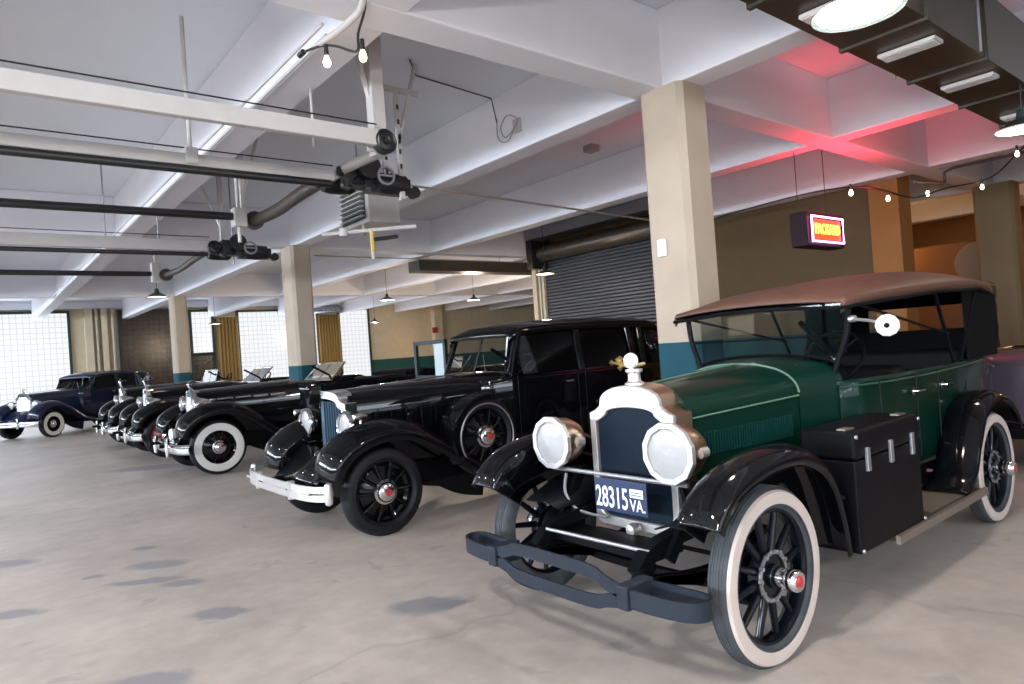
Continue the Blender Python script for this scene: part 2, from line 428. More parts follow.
for x0, x1, lab in ((3.75, 4.0, 'a'), (4.3, 4.5, 'b'), (19.7, 20.2, 'c')):
    bm = nb(); box(bm, x0, x1, YF - 0.35, YF, 0, 4.3); struct(bm, 'pilaster', wall_m, 'beige pilaster standing on the far wall', 'pilaster')
# rear wall with the rolling door
XW = 11.75
back_m = wall_mat('shaded_beige_and_teal_wall', (0.085, 0.052, 0.019), (0.003, 0.035, 0.04), 1.5, 0.8)  # beige and teal wall again, its dimness put into darker colours
def wseg(name, x0, x1, y0, y1, z0, z1, m=wall_m, **k):
    bm = nb(); box(bm, x0, x1, y0, y1, z0, z1); return struct(bm, name, m, **k)
wseg('wall_back', XW, XW + 0.3, 4.7, 8.9, 0, DECK, back_m)
wseg('wall_back', XW, XW + 0.3, 8.9, 12.75, 3.6, DECK, back_m)
wseg('wall_back', XW - 0.02, XW + 0.3, 12.75, 13.4, 0, DECK)
wseg('trim_2', XW - 0.12, XW + 0.35, 4.35, 4.8, 0, SOF + 0.2, orange_m)
# orange lit back room
wseg('wall_right', 19.5, 19.8, -8, 13, 0, DECK, orange_m)
wseg('wall_near_bay', XW + 0.3, 19.5, 8.2, 8.4, 0, DECK, orange_m)
DN = 20
wseg('wall_side', 31.7, 32, -8, 31, 0, DECK)
wseg('wall_near', -12.2, 32, -8.2, -8, 3.95, DECK)
prevx = -12.2
for a, b_ in ((-6.6, -3.2), (-2.6, 0.8), (1.4, 4.8), (5.4, 8.6)):  # unseen doors with lights, added behind the camera to brighten the room
    wseg('wall_near', prevx, a, -8.2, -8, 0, 3.95); prevx = b_
    bm = nb()
    for k in range(4):
        zz = 0.9 + k; box(bm, a, b_, -8.1, -8.03, zz - 0.04, zz + 0.04)
    for k in range(5):
        xx = a + (b_ - a) * k / 4; box(bm, xx - 0.04, xx + 0.04, -8.1, -8.03, 0, 3.95)
    box(bm, a, b_, -8.1, -8.03, 0, 0.9); box(bm, a, b_, -8.1, -8.03, 3.8, 3.95)
    D = struct(bm, 'door_%d' % DN, frame_dark, 'glazed garage door added behind the camera for its light', 'door'); DN += 1
    bm = nb(); box(bm, a, b_, -8.09, -8.075, 0.9, 3.9); finish(bm, 'glass_pane', mat('added_pane_near', (0.5, 0.55, 0.6), 0.3, emit=(0.80, 0.90, 1.0), estr=2.0), D, smooth=False)
    area_light('daylight', ((a + b_) / 2, -7.95, 2.3), (PI/2 - 0.1, 0, 0), b_ - a - 0.2, 2.8, SKYN * (b_ - a), (0.80, 0.89, 1.0))
    area_light('daylight', ((a + b_) / 2, -7.9, 3.0), (PI/2 - 1.1, 0, 0), b_ - a - 0.2, 1.5, SKYND * (b_ - a), (0.76, 0.87, 1.0))  # steep fill added so the floor bounces light upward
wseg('wall_near', prevx, 32, -8.2, -8, 0, 3.95)
# rolling shutter door
d = nb()
z = 0.0; prof = []
rows = []
n = 46
for k in range(n):
    z0 = k * 3.75 / n; h = 3.75 / n
    rows += [[(11.66, 8.9, z0), (11.66, 12.75, z0)], [(11.625, 8.9, z0 + h*0.3), (11.625, 12.75, z0 + h*0.3)], [(11.63, 8.9, z0 + h*0.75), (11.63, 12.75, z0 + h*0.75)], [(11.665, 8.9, z0 + h*0.97), (11.665, 12.75, z0 + h*0.97)]]
grid(d, rows)
DOOR = struct(d, 'door_1', mat('shutter_slats', (0.050, 0.055, 0.068), 0.5, 0.3), 'dark horizontal slat rolling shutter behind the black sedan', 'door', solid=0.01)
bm = nb(); lathe(bm, [(0.0, 8.9), (0.2, 8.9), (0.2, 12.6), (0.0, 12.6)], 'y', (11.42, 0, 3.92), 32)
finish(bm, 'shutter_drum', mat('drum_brown_steel', (0.09, 0.075, 0.065), 0.35, 0.6), DOOR, angle=30)
bm = nb(); box(bm, 11.1, 11.7, 12.62, 12.82, 3.55, 4.3); finish(bm, 'drum_bracket', motor_m, DOOR, smooth=False)
bm = nb(); box(bm, 11.56, 11.75, 12.76, 12.84, 0, 3.7); box(bm, 11.56, 11.75, 12.9, 12.96, 0, 3.75); box(bm, 11.56, 11.75, 13.05, 13.12, 0, 3.75)
split_parts(bm, 'door_jamb', beige_pipe, DOOR, smooth=False)
bm = nb(); box(bm, 11.0, 11.5, 8.9, 12.7, 4.25, 4.5)
tag(finish(bm, 'air_duct', galv, smooth=False), 'bluish galvanised duct above the rolling shutter drum', 'duct')
# left wall: glazed garage doors (behind the camera's left)
wseg('wall_left', -12.2, -12, -8, 31, 3.95, DECK)
dn = 2
gy = [(-6.8, -1.2), (-0.2, 3.6), (4.4, 8.2), (9.0, 12.6), (13.6, 17.4), (18.2, 21.9), (23.0, 30)]
prev = -8
for a, b_ in gy:
    wseg('wall_left', -12.2, -12, prev, a, 0, 3.95); prev = b_
    bm = nb()
    nz, ny = 2, max(3, int((b_ - a) / 0.95))
    for k in range(nz + 1):
        zz = 2.15 + k * 1.8 / nz; box(bm, -12.1, -12.03, a, b_, zz - 0.05, zz + 0.05)
    for k in range(ny + 1):
        yy = a + (b_ - a) * k / ny; box(bm, -12.1, -12.03, yy - 0.05, yy + 0.05, 0, 3.95)
    box(bm, -12.1, -12.03, a, b_, 0, 2.15)
    D = struct(bm, 'door_%d' % dn, frame_dark, 'glazed sectional garage door full of daylight', 'door'); dn += 1
    bm = nb(); box(bm, -12.09, -12.075, a, b_, 2.15, 3.95); finish(bm, 'glass_pane', pane_m, D, smooth=False)
    area_light('daylight', (-11.95, (a + b_) / 2, 3.0), (0, -PI/2 + 0.35, 0), 1.7, b_ - a - 0.2, SKY * (b_ - a), (0.80, 0.89, 1.0))
    area_light('daylight', (-11.9, (a + b_) / 2, 3.1), (0, -PI/2 + 0.95, 0), 1.5, b_ - a - 0.2, SKYD * (b_ - a), (0.76, 0.87, 1.0))
wseg('wall_left', -12.2, -12, prev, 31, 0, 3.95)

# ------------------------------------------------------------------ ceiling hardware
def rail(y, x0, x1, z, w, h, m, name, label, cat, pulley=False, grp=None):
    r = empty(name, label, cat, (x1, y, z))
    bm = nb(); box(bm, x0 - x1, 0, -w/2, w/2, -h/2, h/2); finish(bm, 'beam', m, r, smooth=False, bevel=0.008)
    bm = nb(); tube(bm, [(x0 - x1, 0, h/2 + 0.05), (0, 0, h/2 + 0.05)], 0.006, 6); finish(bm, 'cable', pipe_black, r)
    if pulley:
        bm = nb(); lathe(bm, [(0.0, -0.05), (0.03, -0.06), (0.035, -0.035), (0.07, -0.03), (0.085, -0.045), (0.10, -0.03), (0.10, 0.03), (0.085, 0.045), (0.0, 0.03)], 'y', (0.06, 0, -0.02), 28)
        finish(bm, 'pulley', motor_m, r)
        bm = nb(); box(bm, -0.06, 0.06, 0.06, 0.08, -0.09, 0.06); split_parts(bm, 'pulley_bracket', white_paint, r, smooth=False)
    return r
rail(4.86, -11.99, 2.70, 3.40, 0.07, 0.13, white_paint, 'hoist_rail', 'thick white door rail ending in a black pulley, nearest the camera', 'rail', True)
rail(6.06, -11.99, 2.86, 3.40, 0.06, 0.10, white_paint, 'hoist_rail', 'white door rail lying just above a black pipe and hanging from a white rod', 'rail')
rail(10.25, -11.99, 2.85, 3.40, 0.06, 0.16, white_paint, 'hoist_rail', 'farther white door rail ending in a small black pulley', 'rail', True)
def pipe_thing(pts, r, m, name, label, cat, seg=10, sn=0, r1=None):
    bm = nb(); tube(bm, pts, r, seg, r1, sn); return tag(finish(bm, name, m), label, cat)
pipe_thing([(-11.99, 6.08, 3.31), (2.8, 6.02, 3.31)], 0.035, pipe_black, 'torsion_pipe', 'black pipe slung under the second white rail', 'pipe')
pipe_thing([(-11.99, 8.5, 3.40), (2.55, 8.17, 3.40)], 0.045, pipe_black, 'torsion_pipe', 'black pipe ending at the white bracket beside the brown hose', 'pipe')
pipe_thing([(-11.99, 10.4, 3.27), (2.8, 10.2, 3.27)], 0.03, pipe_black, 'torsion_pipe', 'thin black pipe close under the farther white rail', 'pipe')
pipe_thing([(-11.99, 13.55, 3.40), (2.7, 13.4, 3.40)], 0.045, pipe_black, 'torsion_pipe', 'farthest black pipe, ending left of the far pendant lamp', 'pipe')
def block(x0, x1, y0, y1, z0, z1, m, name, label, cat):
    bm = nb(); box(bm, x0, x1, y0, y1, z0, z1); return tag(finish(bm, name, m, smooth=False, bevel=0.01), label, cat)
block(2.55, 2.70, 8.1, 8.25, 3.28, 3.5, white_paint, 'pipe_bracket', 'white bracket at the end of the black pipe by the hose', 'bracket')
block(2.70, 2.84, 13.33, 13.47, 3.25, 3.6, white_paint, 'pipe_bracket', 'small white bracket on the farthest black pipe', 'bracket')
def operator(name, label, x, y0, y1, z, hose=0.07):
    """door operator: shaft, motor, gear case, chain wheels"""
    e = empty(name, label, 'motor', (x, y1, z))
    L = y0 - y1
    bm = nb(); tube(bm, [(0, 0.3*(1 if hose > 0.05 else 0), 0.05), (0, 0, 0), (0.02, L*0.3, -0.02), (0.0, L*0.62, 0.0), (0.03, L*0.82, 0.03)], hose, 12, None, 6)
    lathe(bm, [(0.0, 0), (0.11, 0), (0.11, 0.08), (0.0, 0.08)], 'y', (0, -0.02, 0), 20)
    finish(bm, 'flexible_shaft', mat('brown_flexible_hose', (0.035, 0.028, 0.024), 0.5, 0.2, noise=(5, (0.09, 0.072, 0.06))), e)
    bm = nb()
    y = L
    lathe(bm, [(0.0, -0.16), (0.09, -0.16), (0.105, -0.1), (0.105, 0.12), (0.08, 0.16), (0.0, 0.16)], 'x', (0.18, y*0.86, 0.0), 20)
    for q in range(9):
        a = q * 2.4; lathe(bm, [(0, -0.04), (0.045 + 0.012*(q % 3), -0.03), (0.05 + 0.01*(q % 2), 0.02), (0, 0.05)], 'xyz'[q % 3], (0.06 + 0.075*q, y + 0.06*math.sin(a), -0.03 + 0.07*math.cos(a*1.7)), 10)
    box(bm, 0.10, 0.34, y-0.06, y+0.10, -0.10, 0.12)
    lathe(bm, [(0.0, -0.03), (0.12, -0.03), (0.12, 0.03), (0.0, 0.03)], 'y', (0.30, y-0.12, 0.08), 16)
    lathe(bm, [(0.0, -0.15), (0.10, -0.15), (0.11, 0), (0.10, 0.16), (0.0, 0.16)], 'x', (0.56, y-0.05, -0.05), 18)
    box(bm, 0.34, 0.80, y-0.05, y+0.12, -0.13, 0.02)
    lathe(bm, [(0.0, -0.04), (0.06, -0.04), (0.06, 0.04), (0.0, 0.04)], 'y', (0.86, y, -0.10), 14)
    finish(bm, 'motor_body', motor_m, e)
    bm = nb(); lathe(bm, [(0.075, -0.012), (0.095, -0.012), (0.095, 0.012), (0.075, 0.012)], 'y', (0.46, y-0.16, 0.0), 24, True)
    box(bm, 0.38, 0.54, y-0.165, y-0.155, -0.01, 0.01)
    finish(bm, 'chain_wheel', steel, e)
    return e
operator('door_operator', 'black motor with chain wheels at the end of the brown hose, nearest the camera', 2.85, 6.0, 8.3, 3.40)
pipe_thing([(2.9, 6.45, 3.42), (2.95, 5.9, 3.46), (2.93, 5.2, 3.42)], 0.05, mat('grey_beige_pipe', (0.36, 0.33, 0.30), 0.45), 'drive_tube', 'short pale tube running from the black motor up to the rail pulley', 'tube')
operator('door_operator', 'farther black motor with chain wheel, left of the second column', 2.90, 10.2, 13.2, 3.36, 0.05)
def hanger(x, y, z0, z1, m, r, name, label):
    return pipe_thing([(x, y, z0), (x, y, z1)], r, m, name, label, 'hanger', 8)
hanger(1.58, 6.06, 3.4, DECK, white_paint, 0.018, 'hanger_rod', 'white rod hanging from the slab to the second rail, left of the bulbs')
block(1.53, 1.63, 6.0, 6.12, 3.36, 3.5, white_paint, 'rod_clamp', 'white clamp at the foot of the long ceiling rod', 'clamp')
hanger(1.55, 10.25, 3.4, DECK, steel, 0.010, 'hanger_rod', 'thin rod holding up the farther white rail')
hanger(2.35, 5.3, 3.4, DECK, white_paint, 0.012, 'hanger_rod', 'thin white rod dropping below the left bulb')
hanger(2.62, 8.18, 3.1, DECK, white_paint, 0.022, 'hanger_rod', 'white rod holding the bracket beside the brown hose')
hanger(3.3, 10.65, 3.2, DECK, steel, 0.012, 'hanger_rod', 'rod over the farther black motor')
hanger(2.2, 10.3, 3.3, DECK, steel, 0.012, 'hanger_rod', 'rod above the end of the farther white rail')
hanger(2.77, 13.4, 3.3, DECK, white_paint, 0.015, 'hanger_rod', 'rod over the farthest pipe bracket')
# braced white posts
def braced(x, y, z0, label, dx=0.0, w=0.09):
    e = empty('braced_post', label, 'post', (x, y, z0))
    bm = nb(); box(bm, -w/2, w/2, -w/2, w/2, 0, DECK - z0); finish(bm, 'post', white_paint, e, smooth=False)
    bm = nb(); bar(bm, (0.0, 0.02, (DECK - z0)*0.25), (-0.28 + dx, 0.0, DECK - z0), 0.05, 0.02); finish(bm, 'brace', white_paint, e, smooth=False)
braced(2.78, 5.0, 3.3, 'thick white post with a slanting brace above the nearest rail end', 0, 0.11)
braced(2.72, 8.3, 3.3, 'white braced post behind the bracket of the hose', 0.56, 0.05)
braced(3.05, 10.3, 3.35, 'white braced post above the farther pulley', -0.1, 0.06)
e = empty('slotted_hanger', 'white slotted angle hanger carrying the nearest black motor', 'hanger', (3.35, 5.9, 3.3))
bm = nb(); box(bm, -0.03, 0.03, -0.015, 0.015, 0, 1.0); box(bm, 0.14, 0.19, -0.015, 0.015, -0.1, 1.0); box(bm, -0.03, 0.42, -0.02, 0.02, 0.98, 1.03)
bar(bm, (0.16, 0, 0.45), (0.42, 0, 1.32), 0.03, 0.03); finish(bm, 'angle_frame', white_paint, e, smooth=False)
bm = nb()
for k in range(6): box(bm, -0.012, 0.012, -0.02, -0.016, 0.12 + k*0.15, 0.17 + k*0.15); box(bm, 0.153, 0.177, -0.02, -0.016, 0.05 + k*0.15, 0.10 + k*0.15)
split_parts(bm, 'slot_row', motor_m, e, smooth=False)
# unit heater
H = empty('unit_heater', 'grey unit heater with slanting louvres hung under the slab', 'heater', (4.0, 8.0, 3.62))
bm = nb(); box(bm, 0.0, 0.45, -0.45, 0.33, -0.3, 0.24); finish(bm, 'casing', mat('heater_grey', (0.42, 0.41, 0.40), 0.5), H, smooth=False, bevel=0.015)
bm = nb(); box(bm, -0.01, 0.0, -0.37, 0.27, -0.25, 0.2); finish(bm, 'louvre_opening', mat('heater_dark', (0.02, 0.022, 0.025), 0.6), H, smooth=False)
bm = nb()
for k in range(7):
    z = -0.21 + k * 0.06; bar(bm, (-0.03, -0.36, z), (-0.03, 0.26, z), 0.06, 0.012)
split_parts(bm, 'louvre', mat('louvre_light', (0.5, 0.51, 0.52), 0.4), H, smooth=False)
bm = nb()
for y in (-0.3, 0.2): tube(bm, [(0.22, y, 0.24), (0.22, y, 1.0)], 0.01, 6)
split_parts(bm, 'hanging_rod', steel, H)
g = empty('gas_pipe', 'yellow and white gas pipe stub hanging under the heater', 'pipe', (3.9, 7.6, 3.2))
bm = nb(); tube(bm, [(-0.35, 0.35, 0), (0.1, -0.1, 0), (0.5, -0.5, 0.0)], 0.025, 8); tube(bm, [(0.1, -0.1, -0.25), (0.1, -0.1, -0.36)], 0.025, 8)
tube(bm, [(0.1, 0.1, -0.02), (0.15, 0.2, 0.14)], 0.025, 8); tube(bm, [(0.0, 0.0, 0), (0.1, 0.1, -0.02)], 0.025, 8); lathe(bm, [(0.0, -0.05), (0.06, -0.05), (0.06, 0.05), (0.0, 0.05)], 'z', (-0.15, 0.15, 0.0), 12); finish(bm, 'white_pipe', white_paint, g)
bm = nb(); tube(bm, [(0.1, -0.1, 0), (0.1, -0.1, -0.28)], 0.03, 8); finish(bm, 'yellow_drop', mat('yellow_pipe', (0.5, 0.36, 0.1), 0.5), g)
bm = nb(); tube(bm, [(0.1, -0.1, -0.12), (0.35, -0.3, -0.10)], 0.025, 8); finish(bm, 'valve_handle', motor_m, g)
# conduits along the joist and across
pipe_thing([(2.05, 4.3, 3.86), (2.05, 22, 3.86)], 0.014, white_paint, 'conduit', 'white conduit along the edge of the left joist', 'conduit')
pipe_thing([(1.98, 4.2, 3.88), (1.98, 22, 3.88)], 0.012, white_paint, 'conduit', 'second white conduit beside the first on the left joist', 'conduit')
pipe_thing([(2.04, 4.4, 3.84), (2.04, 4.0, 3.80), (2.04, 3.74, 3.84), (1.97, 3.72, 4.1), (1.9, 3.5, 4.5)], 0.022, white_paint, 'conduit', 'thick white conduit bending up past the bulbs at the corner', 'conduit', 10, 5)
pipe_thing([(3.2, 7.2, 3.76), (11.5, 8.0, 3.76)], 0.016, mat('conduit_brown', (0.3, 0.25, 0.22), 0.5), 'conduit', 'long thin conduit crossing behind the motor to the big column', 'conduit')
pipe_thing([(5.5, 12.75, 3.72), (11.7, 12.75, 3.72)], 0.012, mat('conduit_brown'), 'conduit', 'thin conduit strung along the second girder', 'conduit')
pipe_thing([(3.65, 5.8, 4.6), (3.9, 6.1, 4.6), (4.99, 6.2, 4.58), (5.05, 6.2, 4.3)], 0.008, motor_m, 'wire', 'dark wire stapled across the slab to the girder box', 'wire', 6)
pipe_thing([(5.05, 6.2, 4.35), (5.04, 6.18, 4.1), (5.03, 6.0, 4.02), (5.0, 5.85, 4.1), (5.02, 5.8, 4.22), (5.0, 5.95, 4.3), (5.02, 6.1, 4.2), (5.0, 6.0, 4.06), (5.01, 5.85, 4.12)], 0.007, steel, 'wire_coil', 'loose coil of wire hung on the girder face', 'wire', 6, 6)
block(5.03, 5.07, 5.78, 5.9, 4.08, 4.24, white_paint, 'junction_box', 'small junction box behind the coil of wire on the girder', 'box')
block(7.5, 7.68, 7.0, 7.18, 4.52, 4.62, mat('grey_box', (0.3, 0.3, 0.3), 0.5), 'ceiling_sensor', 'small grey box on the slab left of the big column', 'box')
block(4.985, 5.02, 3.84, 3.93, 2.36, 2.52, whitem, 'wall_switch', 'white switch box on the big cream column', 'switch')
# long vent duct in the second bay
AD = empty('air_duct', 'long dark brown duct under the ceiling beyond the second girder', 'duct', (11.0, 13.8, 3.58))
bm = nb(); box(bm, -2.6, 2.9, -0.25, 0.25, 0, 0.26); finish(bm, 'duct_body', mat('duct_brown', (0.06, 0.05, 0.035), 0.4, 0.3), AD, smooth=False)
bm = nb(); box(bm, -2.61, -2.0, -0.26, 0.0, 0.03, 0.23); finish(bm, 'duct_grille', mat('duct_grille_dark', (0.02, 0.02, 0.02), 0.4), AD, smooth=False)
bm = nb()
for x in (-2.2, 0, 2.2): tube(bm, [(x, 0, 0.26), (x, 0, DECK - 3.58)], 0.01, 6)
split_parts(bm, 'hanging_rod', steel, AD)
# duct near the camera, upper right
D = empty('supply_duct', 'large brown metal duct under the ceiling at upper right', 'duct', (3.0, 1.9, 3.6))
bm = nb(); box(bm, -4.5, 12, -0.27, 0.27, 0, 0.55)
finish(bm, 'duct_body', mat('duct_bronze', (0.07, 0.052, 0.032), 0.35, 0.5, noise=(3, (0.035, 0.028, 0.02))), D, smooth=False)
bm = nb()
for k in range(12): box(bm, -4 + k*1.2, -3.96 + k*1.2, -0.29, 0.29, -0.02, 0.57)
split_parts(bm, 'seam_flange', mat('duct_seam', (0.06, 0.05, 0.04), 0.4, 0.5), D, smooth=False)
for x in (-0.6, 1.2, 2.35, 3.6, 5.2):
    bm = nb(); box(bm, x, x + 0.16, -0.21, 0.17, -0.03, -0.005)
    for k in range(5): box(bm, x + 0.01 + k*0.03, x + 0.02 + k*0.03, -0.2, 0.16, -0.038, -0.03)
    finish(bm, 'air_vent', mat('vent_grey', (0.42, 0.40, 0.40), 0.5), D, smooth=False)
bm = nb()
for k in range(5):
    for y in (-0.3, 0.3): tube(bm, [(-3 + k*3, y, -0.01), (-3 + k*3, y, 1.0)], 0.01, 6)
split_parts(bm, 'hanging_rod', steel, D)

# pendant lamps
warm = (1.0, 0.72, 0.42)
def pendant(loc, R, label, power, col=(1.0, 0.80, 0.58), disc=5.0, top=DECK):
    e = empty('pendant_lamp', label, 'lamp', loc, 0, 'enamel pendant lamps')
    s = R / 0.21
    bm = nb(); lathe(bm, [(0.0, 0.17*s), (0.035*s, 0.17*s), (0.045*s, 0.10*s), (0.06*s, 0.085*s), (0.13*s, 0.05*s), (0.20*s, 0.0), (0.212*s, -0.01*s), (0.205*s, -0.004*s), (0.12*s, 0.04*s), (0.0, 0.07*s)], 'z', seg=36)
    finish(bm, 'lamp_shade', mat('shade_enamel', (0.03, 0.04, 0.04), 0.3, 0, 0.5), e)
    bm = nb(); lathe(bm, [(0.0, 0.012*s), (0.12*s, 0.01*s), (0.196*s, 0.004*s), (0.19*s, 0.0), (0.0, -0.006*s)], 'z', seg=36)
    finish(bm, 'lamp_diffuser', mat('lit_diffuser_%d' % int(disc*10), (0.9, 0.85, 0.8), 0.5, emit=col, estr=disc), e)
    bm = nb(); tube(bm, [(0, 0, 0.16*s), (0, 0, top - loc[2])], 0.006, 6); finish(bm, 'cord', motor_m, e)
    if power:
        l = point_light('lamp_light', (0, 0, -0.08), power, col, 0.12, e)
    return e
pendant((3.58, 1.46, 3.2), 0.215, 'large lit pendant lamp hanging in front of the duct, nearest the camera', 75, (1.0, 0.90, 0.80))
pendant((7.2, 1.66, 3.2), 0.215, 'lit pendant lamp at the right edge beyond the nearest one', 20, top=3.59)
pendant((3.21, 15.52, 3.2), 0.215, 'dark green pendant lamp left of the farthest column', 8, disc=1.6)
pendant((9.28, 16.79, 3.2), 0.215, 'pendant lamp left of the long brown duct', 260, disc=1.6)
pendant((12.5, 17.1, 3.2), 0.215, 'pendant lamp over the beige far wall left of the shutter', 420, disc=1.6)
pendant((10.08, 11.06, 3.2), 0.215, 'pendant lamp in front of the rolling shutter', 60, disc=3)
pendant((6.55, 23.54, 3.1), 0.215, 'pendant lamp in front of the small daylit window', 8, disc=3)
pendant((13.6, 25.8, 3.1), 0.215, 'pendant lamp right of the narrow daylit window', 150, disc=2)
for q, (x, y) in enumerate(((-0.15, 1.3), (-3.9, 1.2), (-0.15, -2.6), (3.5, -2.8), (-3.9, -2.7), (-1.2, 6.2), (-1.2, 11.0))):  # unseen lamps added to brighten the floor and ceiling
    pendant((x, y, 3.2), 0.215, 'pendant lamp added out of view for its light, %s' % ('above the camera', 'left of the camera', 'behind the camera', 'behind and right of the camera', 'behind and left of the camera', 'before the nearest garage door', 'before the second garage door')[q], (ADDED_LAMPS * 2.0, ADDED_LAMPS * 0.4, ADDED_LAMPS, ADDED_LAMPS * 0.9, ADDED_LAMPS * 0.5, ADDED_LAMPS * 0.6, ADDED_LAMPS * 0.6)[q], (1.0, 0.95, 0.91))
point_light('wall_glow', (18.0, 29.6, 2.2), 22, (1.0, 0.62, 0.35), 0.1)

# string lights
def bulb(parent, loc):
    bm = nb(); lathe(bm, [(0.0, 0.0), (0.015, 0.0), (0.017, -0.06), (0.013, -0.075), (0.0, -0.075)], 'z', seg=12)
    s = finish(bm, 'bulb_socket', motor_m, parent, loc)
    bm = nb(); lathe(bm, [(0.0, -0.07), (0.012, -0.075), (0.023, -0.105), (0.026, -0.125), (0.02, -0.145), (0.0, -0.155)], 'z', seg=16)
    finish(bm, 'bulb', mat('lit_bulb', (1, 0.8, 0.5), 0.3, emit=(1.0, 0.74, 0.42), estr=14), s)
st = empty('string_lights', 'black cable with two lit bulbs hanging above the nearest rail', 'string lights', (2.1, 4.1, 3.8))
bm = nb(); tube(bm, [(-0.17, -0.62, 0.70), (-0.10, -0.40, 0.30), (-0.03, -0.34, 0.06), (0.06, -0.05, 0.0), (0.12, 0.1, -0.05), (0.02, 0.2, 0.0), (-0.05, 0.28, 0.02), (-0.15, 0.38, -0.01)], 0.009, 8, None, 6)
lathe(bm, [(0, -0.03), (0.02, -0.03), (0.02, 0.04), (0, 0.04)], 'y', (-0.15, 0.4, -0.01), 10); finish(bm, 'cable', motor_m, st)
bulb(st, (-0.06, 0.2, -0.01)); bulb(st, (0.10, -0.02, -0.02))
st = empty('string_lights', 'black cable with five lit bulbs looping under the ceiling beside the red sign', 'string lights', (9.0, 3.7, 3.5))
cp = [(11.3, 9.0, 3.72), (10.9, 6.2, 3.80), (9.15, 4.0, 3.42), (10.1, 3.7, 3.32), (10.6, 3.7, 3.35), (11.7, 3.7, 3.58), (12.3, 3.3, 3.70), (11.4, 2.7, 3.82), (11.0, 2.5, 3.86)]
bm = nb(); tube(bm, [Vector(p) - Vector((9.0, 3.7, 3.5)) for p in cp], 0.012, 8, None, 8); finish(bm, 'cable', motor_m, st)
for p in ((8.95, 3.9, 3.42), (9.95, 3.85, 3.42), (11.1, 3.75, 3.57), (12.3, 3.4, 3.70), (11.0, 2.62, 3.84)):
    bulb(st, (p[0] - 9.0, p[1] - 3.7, p[2] - 3.5))
pipe_thing([(10.6, 3.74, 3.58), (11.7, 3.74, 3.66), (11.8, 3.74, 3.70), (11.8, 3.74, 3.84), (11.75, 3.6, 3.87), (11.75, 2.4, 3.87)], 0.02, mat('conduit_dark', (0.03, 0.02, 0.03), 0.4), 'conduit', 'dark conduit jogging along the girder above the string of bulbs', 'conduit', 8)

# neon sign
SG = empty('neon_sign', 'black box sign with glowing orange letters in a violet neon border', 'sign', (8.83, 4.36, 2.87))
w, h = 0.50, 0.22
bm = nb(); box(bm, -w, w, -0.16, 0.06, -h, h); finish(bm, 'sign_box', mat('sign_maroon_box', (0.018, 0.004, 0.010), 0.5, spec=0.15), SG, smooth=False, bevel=0.012)
bm = nb(); tube(bm, [(-w+0.08,-0.19,-h+0.06),(w-0.08,-0.19,-h+0.06),(w-0.08,-0.19,h-0.06),(-w+0.08,-0.19,h-0.06),(-w+0.08,-0.19,-h+0.045)], 0.013, 8)
finish(bm, 'neon_border', mat('neon_violet', (1, 0.6, 1), 0.3, emit=(0.95, 0.40, 0.95), estr=6), SG)
bm = nb(); box(bm, -w+0.11, w-0.11, -0.17, -0.162, -h+0.09, h-0.09)
finish(bm, 'sign_face', mat('sign_face_red', (0.5, 0.03, 0.01), 0.4, emit=(1.0, 0.10, 0.03), estr=1.2), SG, smooth=False)
text_mesh('PACKARD', 0.185, 'sign_letters', mat('neon_orange', (1, 0.6, 0.1), 0.3, emit=(1.0, 0.50, 0.06), estr=3.5), SG, (0, -0.185, 0), (PI/2, 0, 0), 0.006, 0.80)
bm = nb()
for x in (-0.38, 0.38): tube(bm, [(x, 0, h), (x, 0, DECK - 2.86)], 0.006, 6)
split_parts(bm, 'hanging_wire', motor_m, SG)
l = area_light('neon_glow', (0, -0.75, 0.0), (PI - 0.30, 0, 0), 1.2, 0.4, 42, (1.0, 0.03, 0.06)); l.parent = SG; l.data.spread = math.radians(165)
# back room details, right edge
point_light('back_room_lamp', (15.0, 6.3, 3.2), 60, (1.0, 0.50, 0.16), 0.2)
point_light('side_room_lamp', (17.0, 1.5, 3.0), 50, (1.0, 0.50, 0.18), 0.2)
wseg('wall_alcove', 15.6, 15.75, 3.9, 8.2, 0, 3.1, mat('umber_panel', (0.20, 0.08, 0.025), 0.6))
R = empty('wire_rack', 'black wire literature rack standing before the right column', 'rack', (13.5, 3.72, 0.0))
bm = nb()
for x in (-0.18, 0.18): tube(bm, [(x, 0, 0), (x, 0, 2.1)], 0.012, 6)
for k in range(7): tube(bm, [(-0.18, 0, 0.35 + k*0.3), (0.18, 0, 0.35 + k*0.3)], 0.008, 6)
box(bm, -0.25, 0.25, -0.15, 0.15, 0, 0.02); finish(bm, 'rack_frame', pipe_black, R)
for k in range(6):
    bm = nb(); box(bm, -0.15, 0.15, -0.03, 0.0, 0.42 + k*0.3, 0.60 + k*0.3); finish(bm, 'rack_pocket', mat('rack_pocket_dark', (0.02, 0.018, 0.02), 0.5), R, smooth=False)
bm = nb(); lathe(bm, [(0.0, -0.02), (0.4, -0.02), (0.42, 0.0), (0.40, 0.03), (0.0, 0.04)], 'x', (0, 0, 0), 32)
tag(finish(bm, 'round_panel', mat('grey_round', (0.22, 0.17, 0.13), 0.6), loc=(15.55, 4.45, 2.65)), 'round grey brown disc on the wall left of the right column', 'disc')
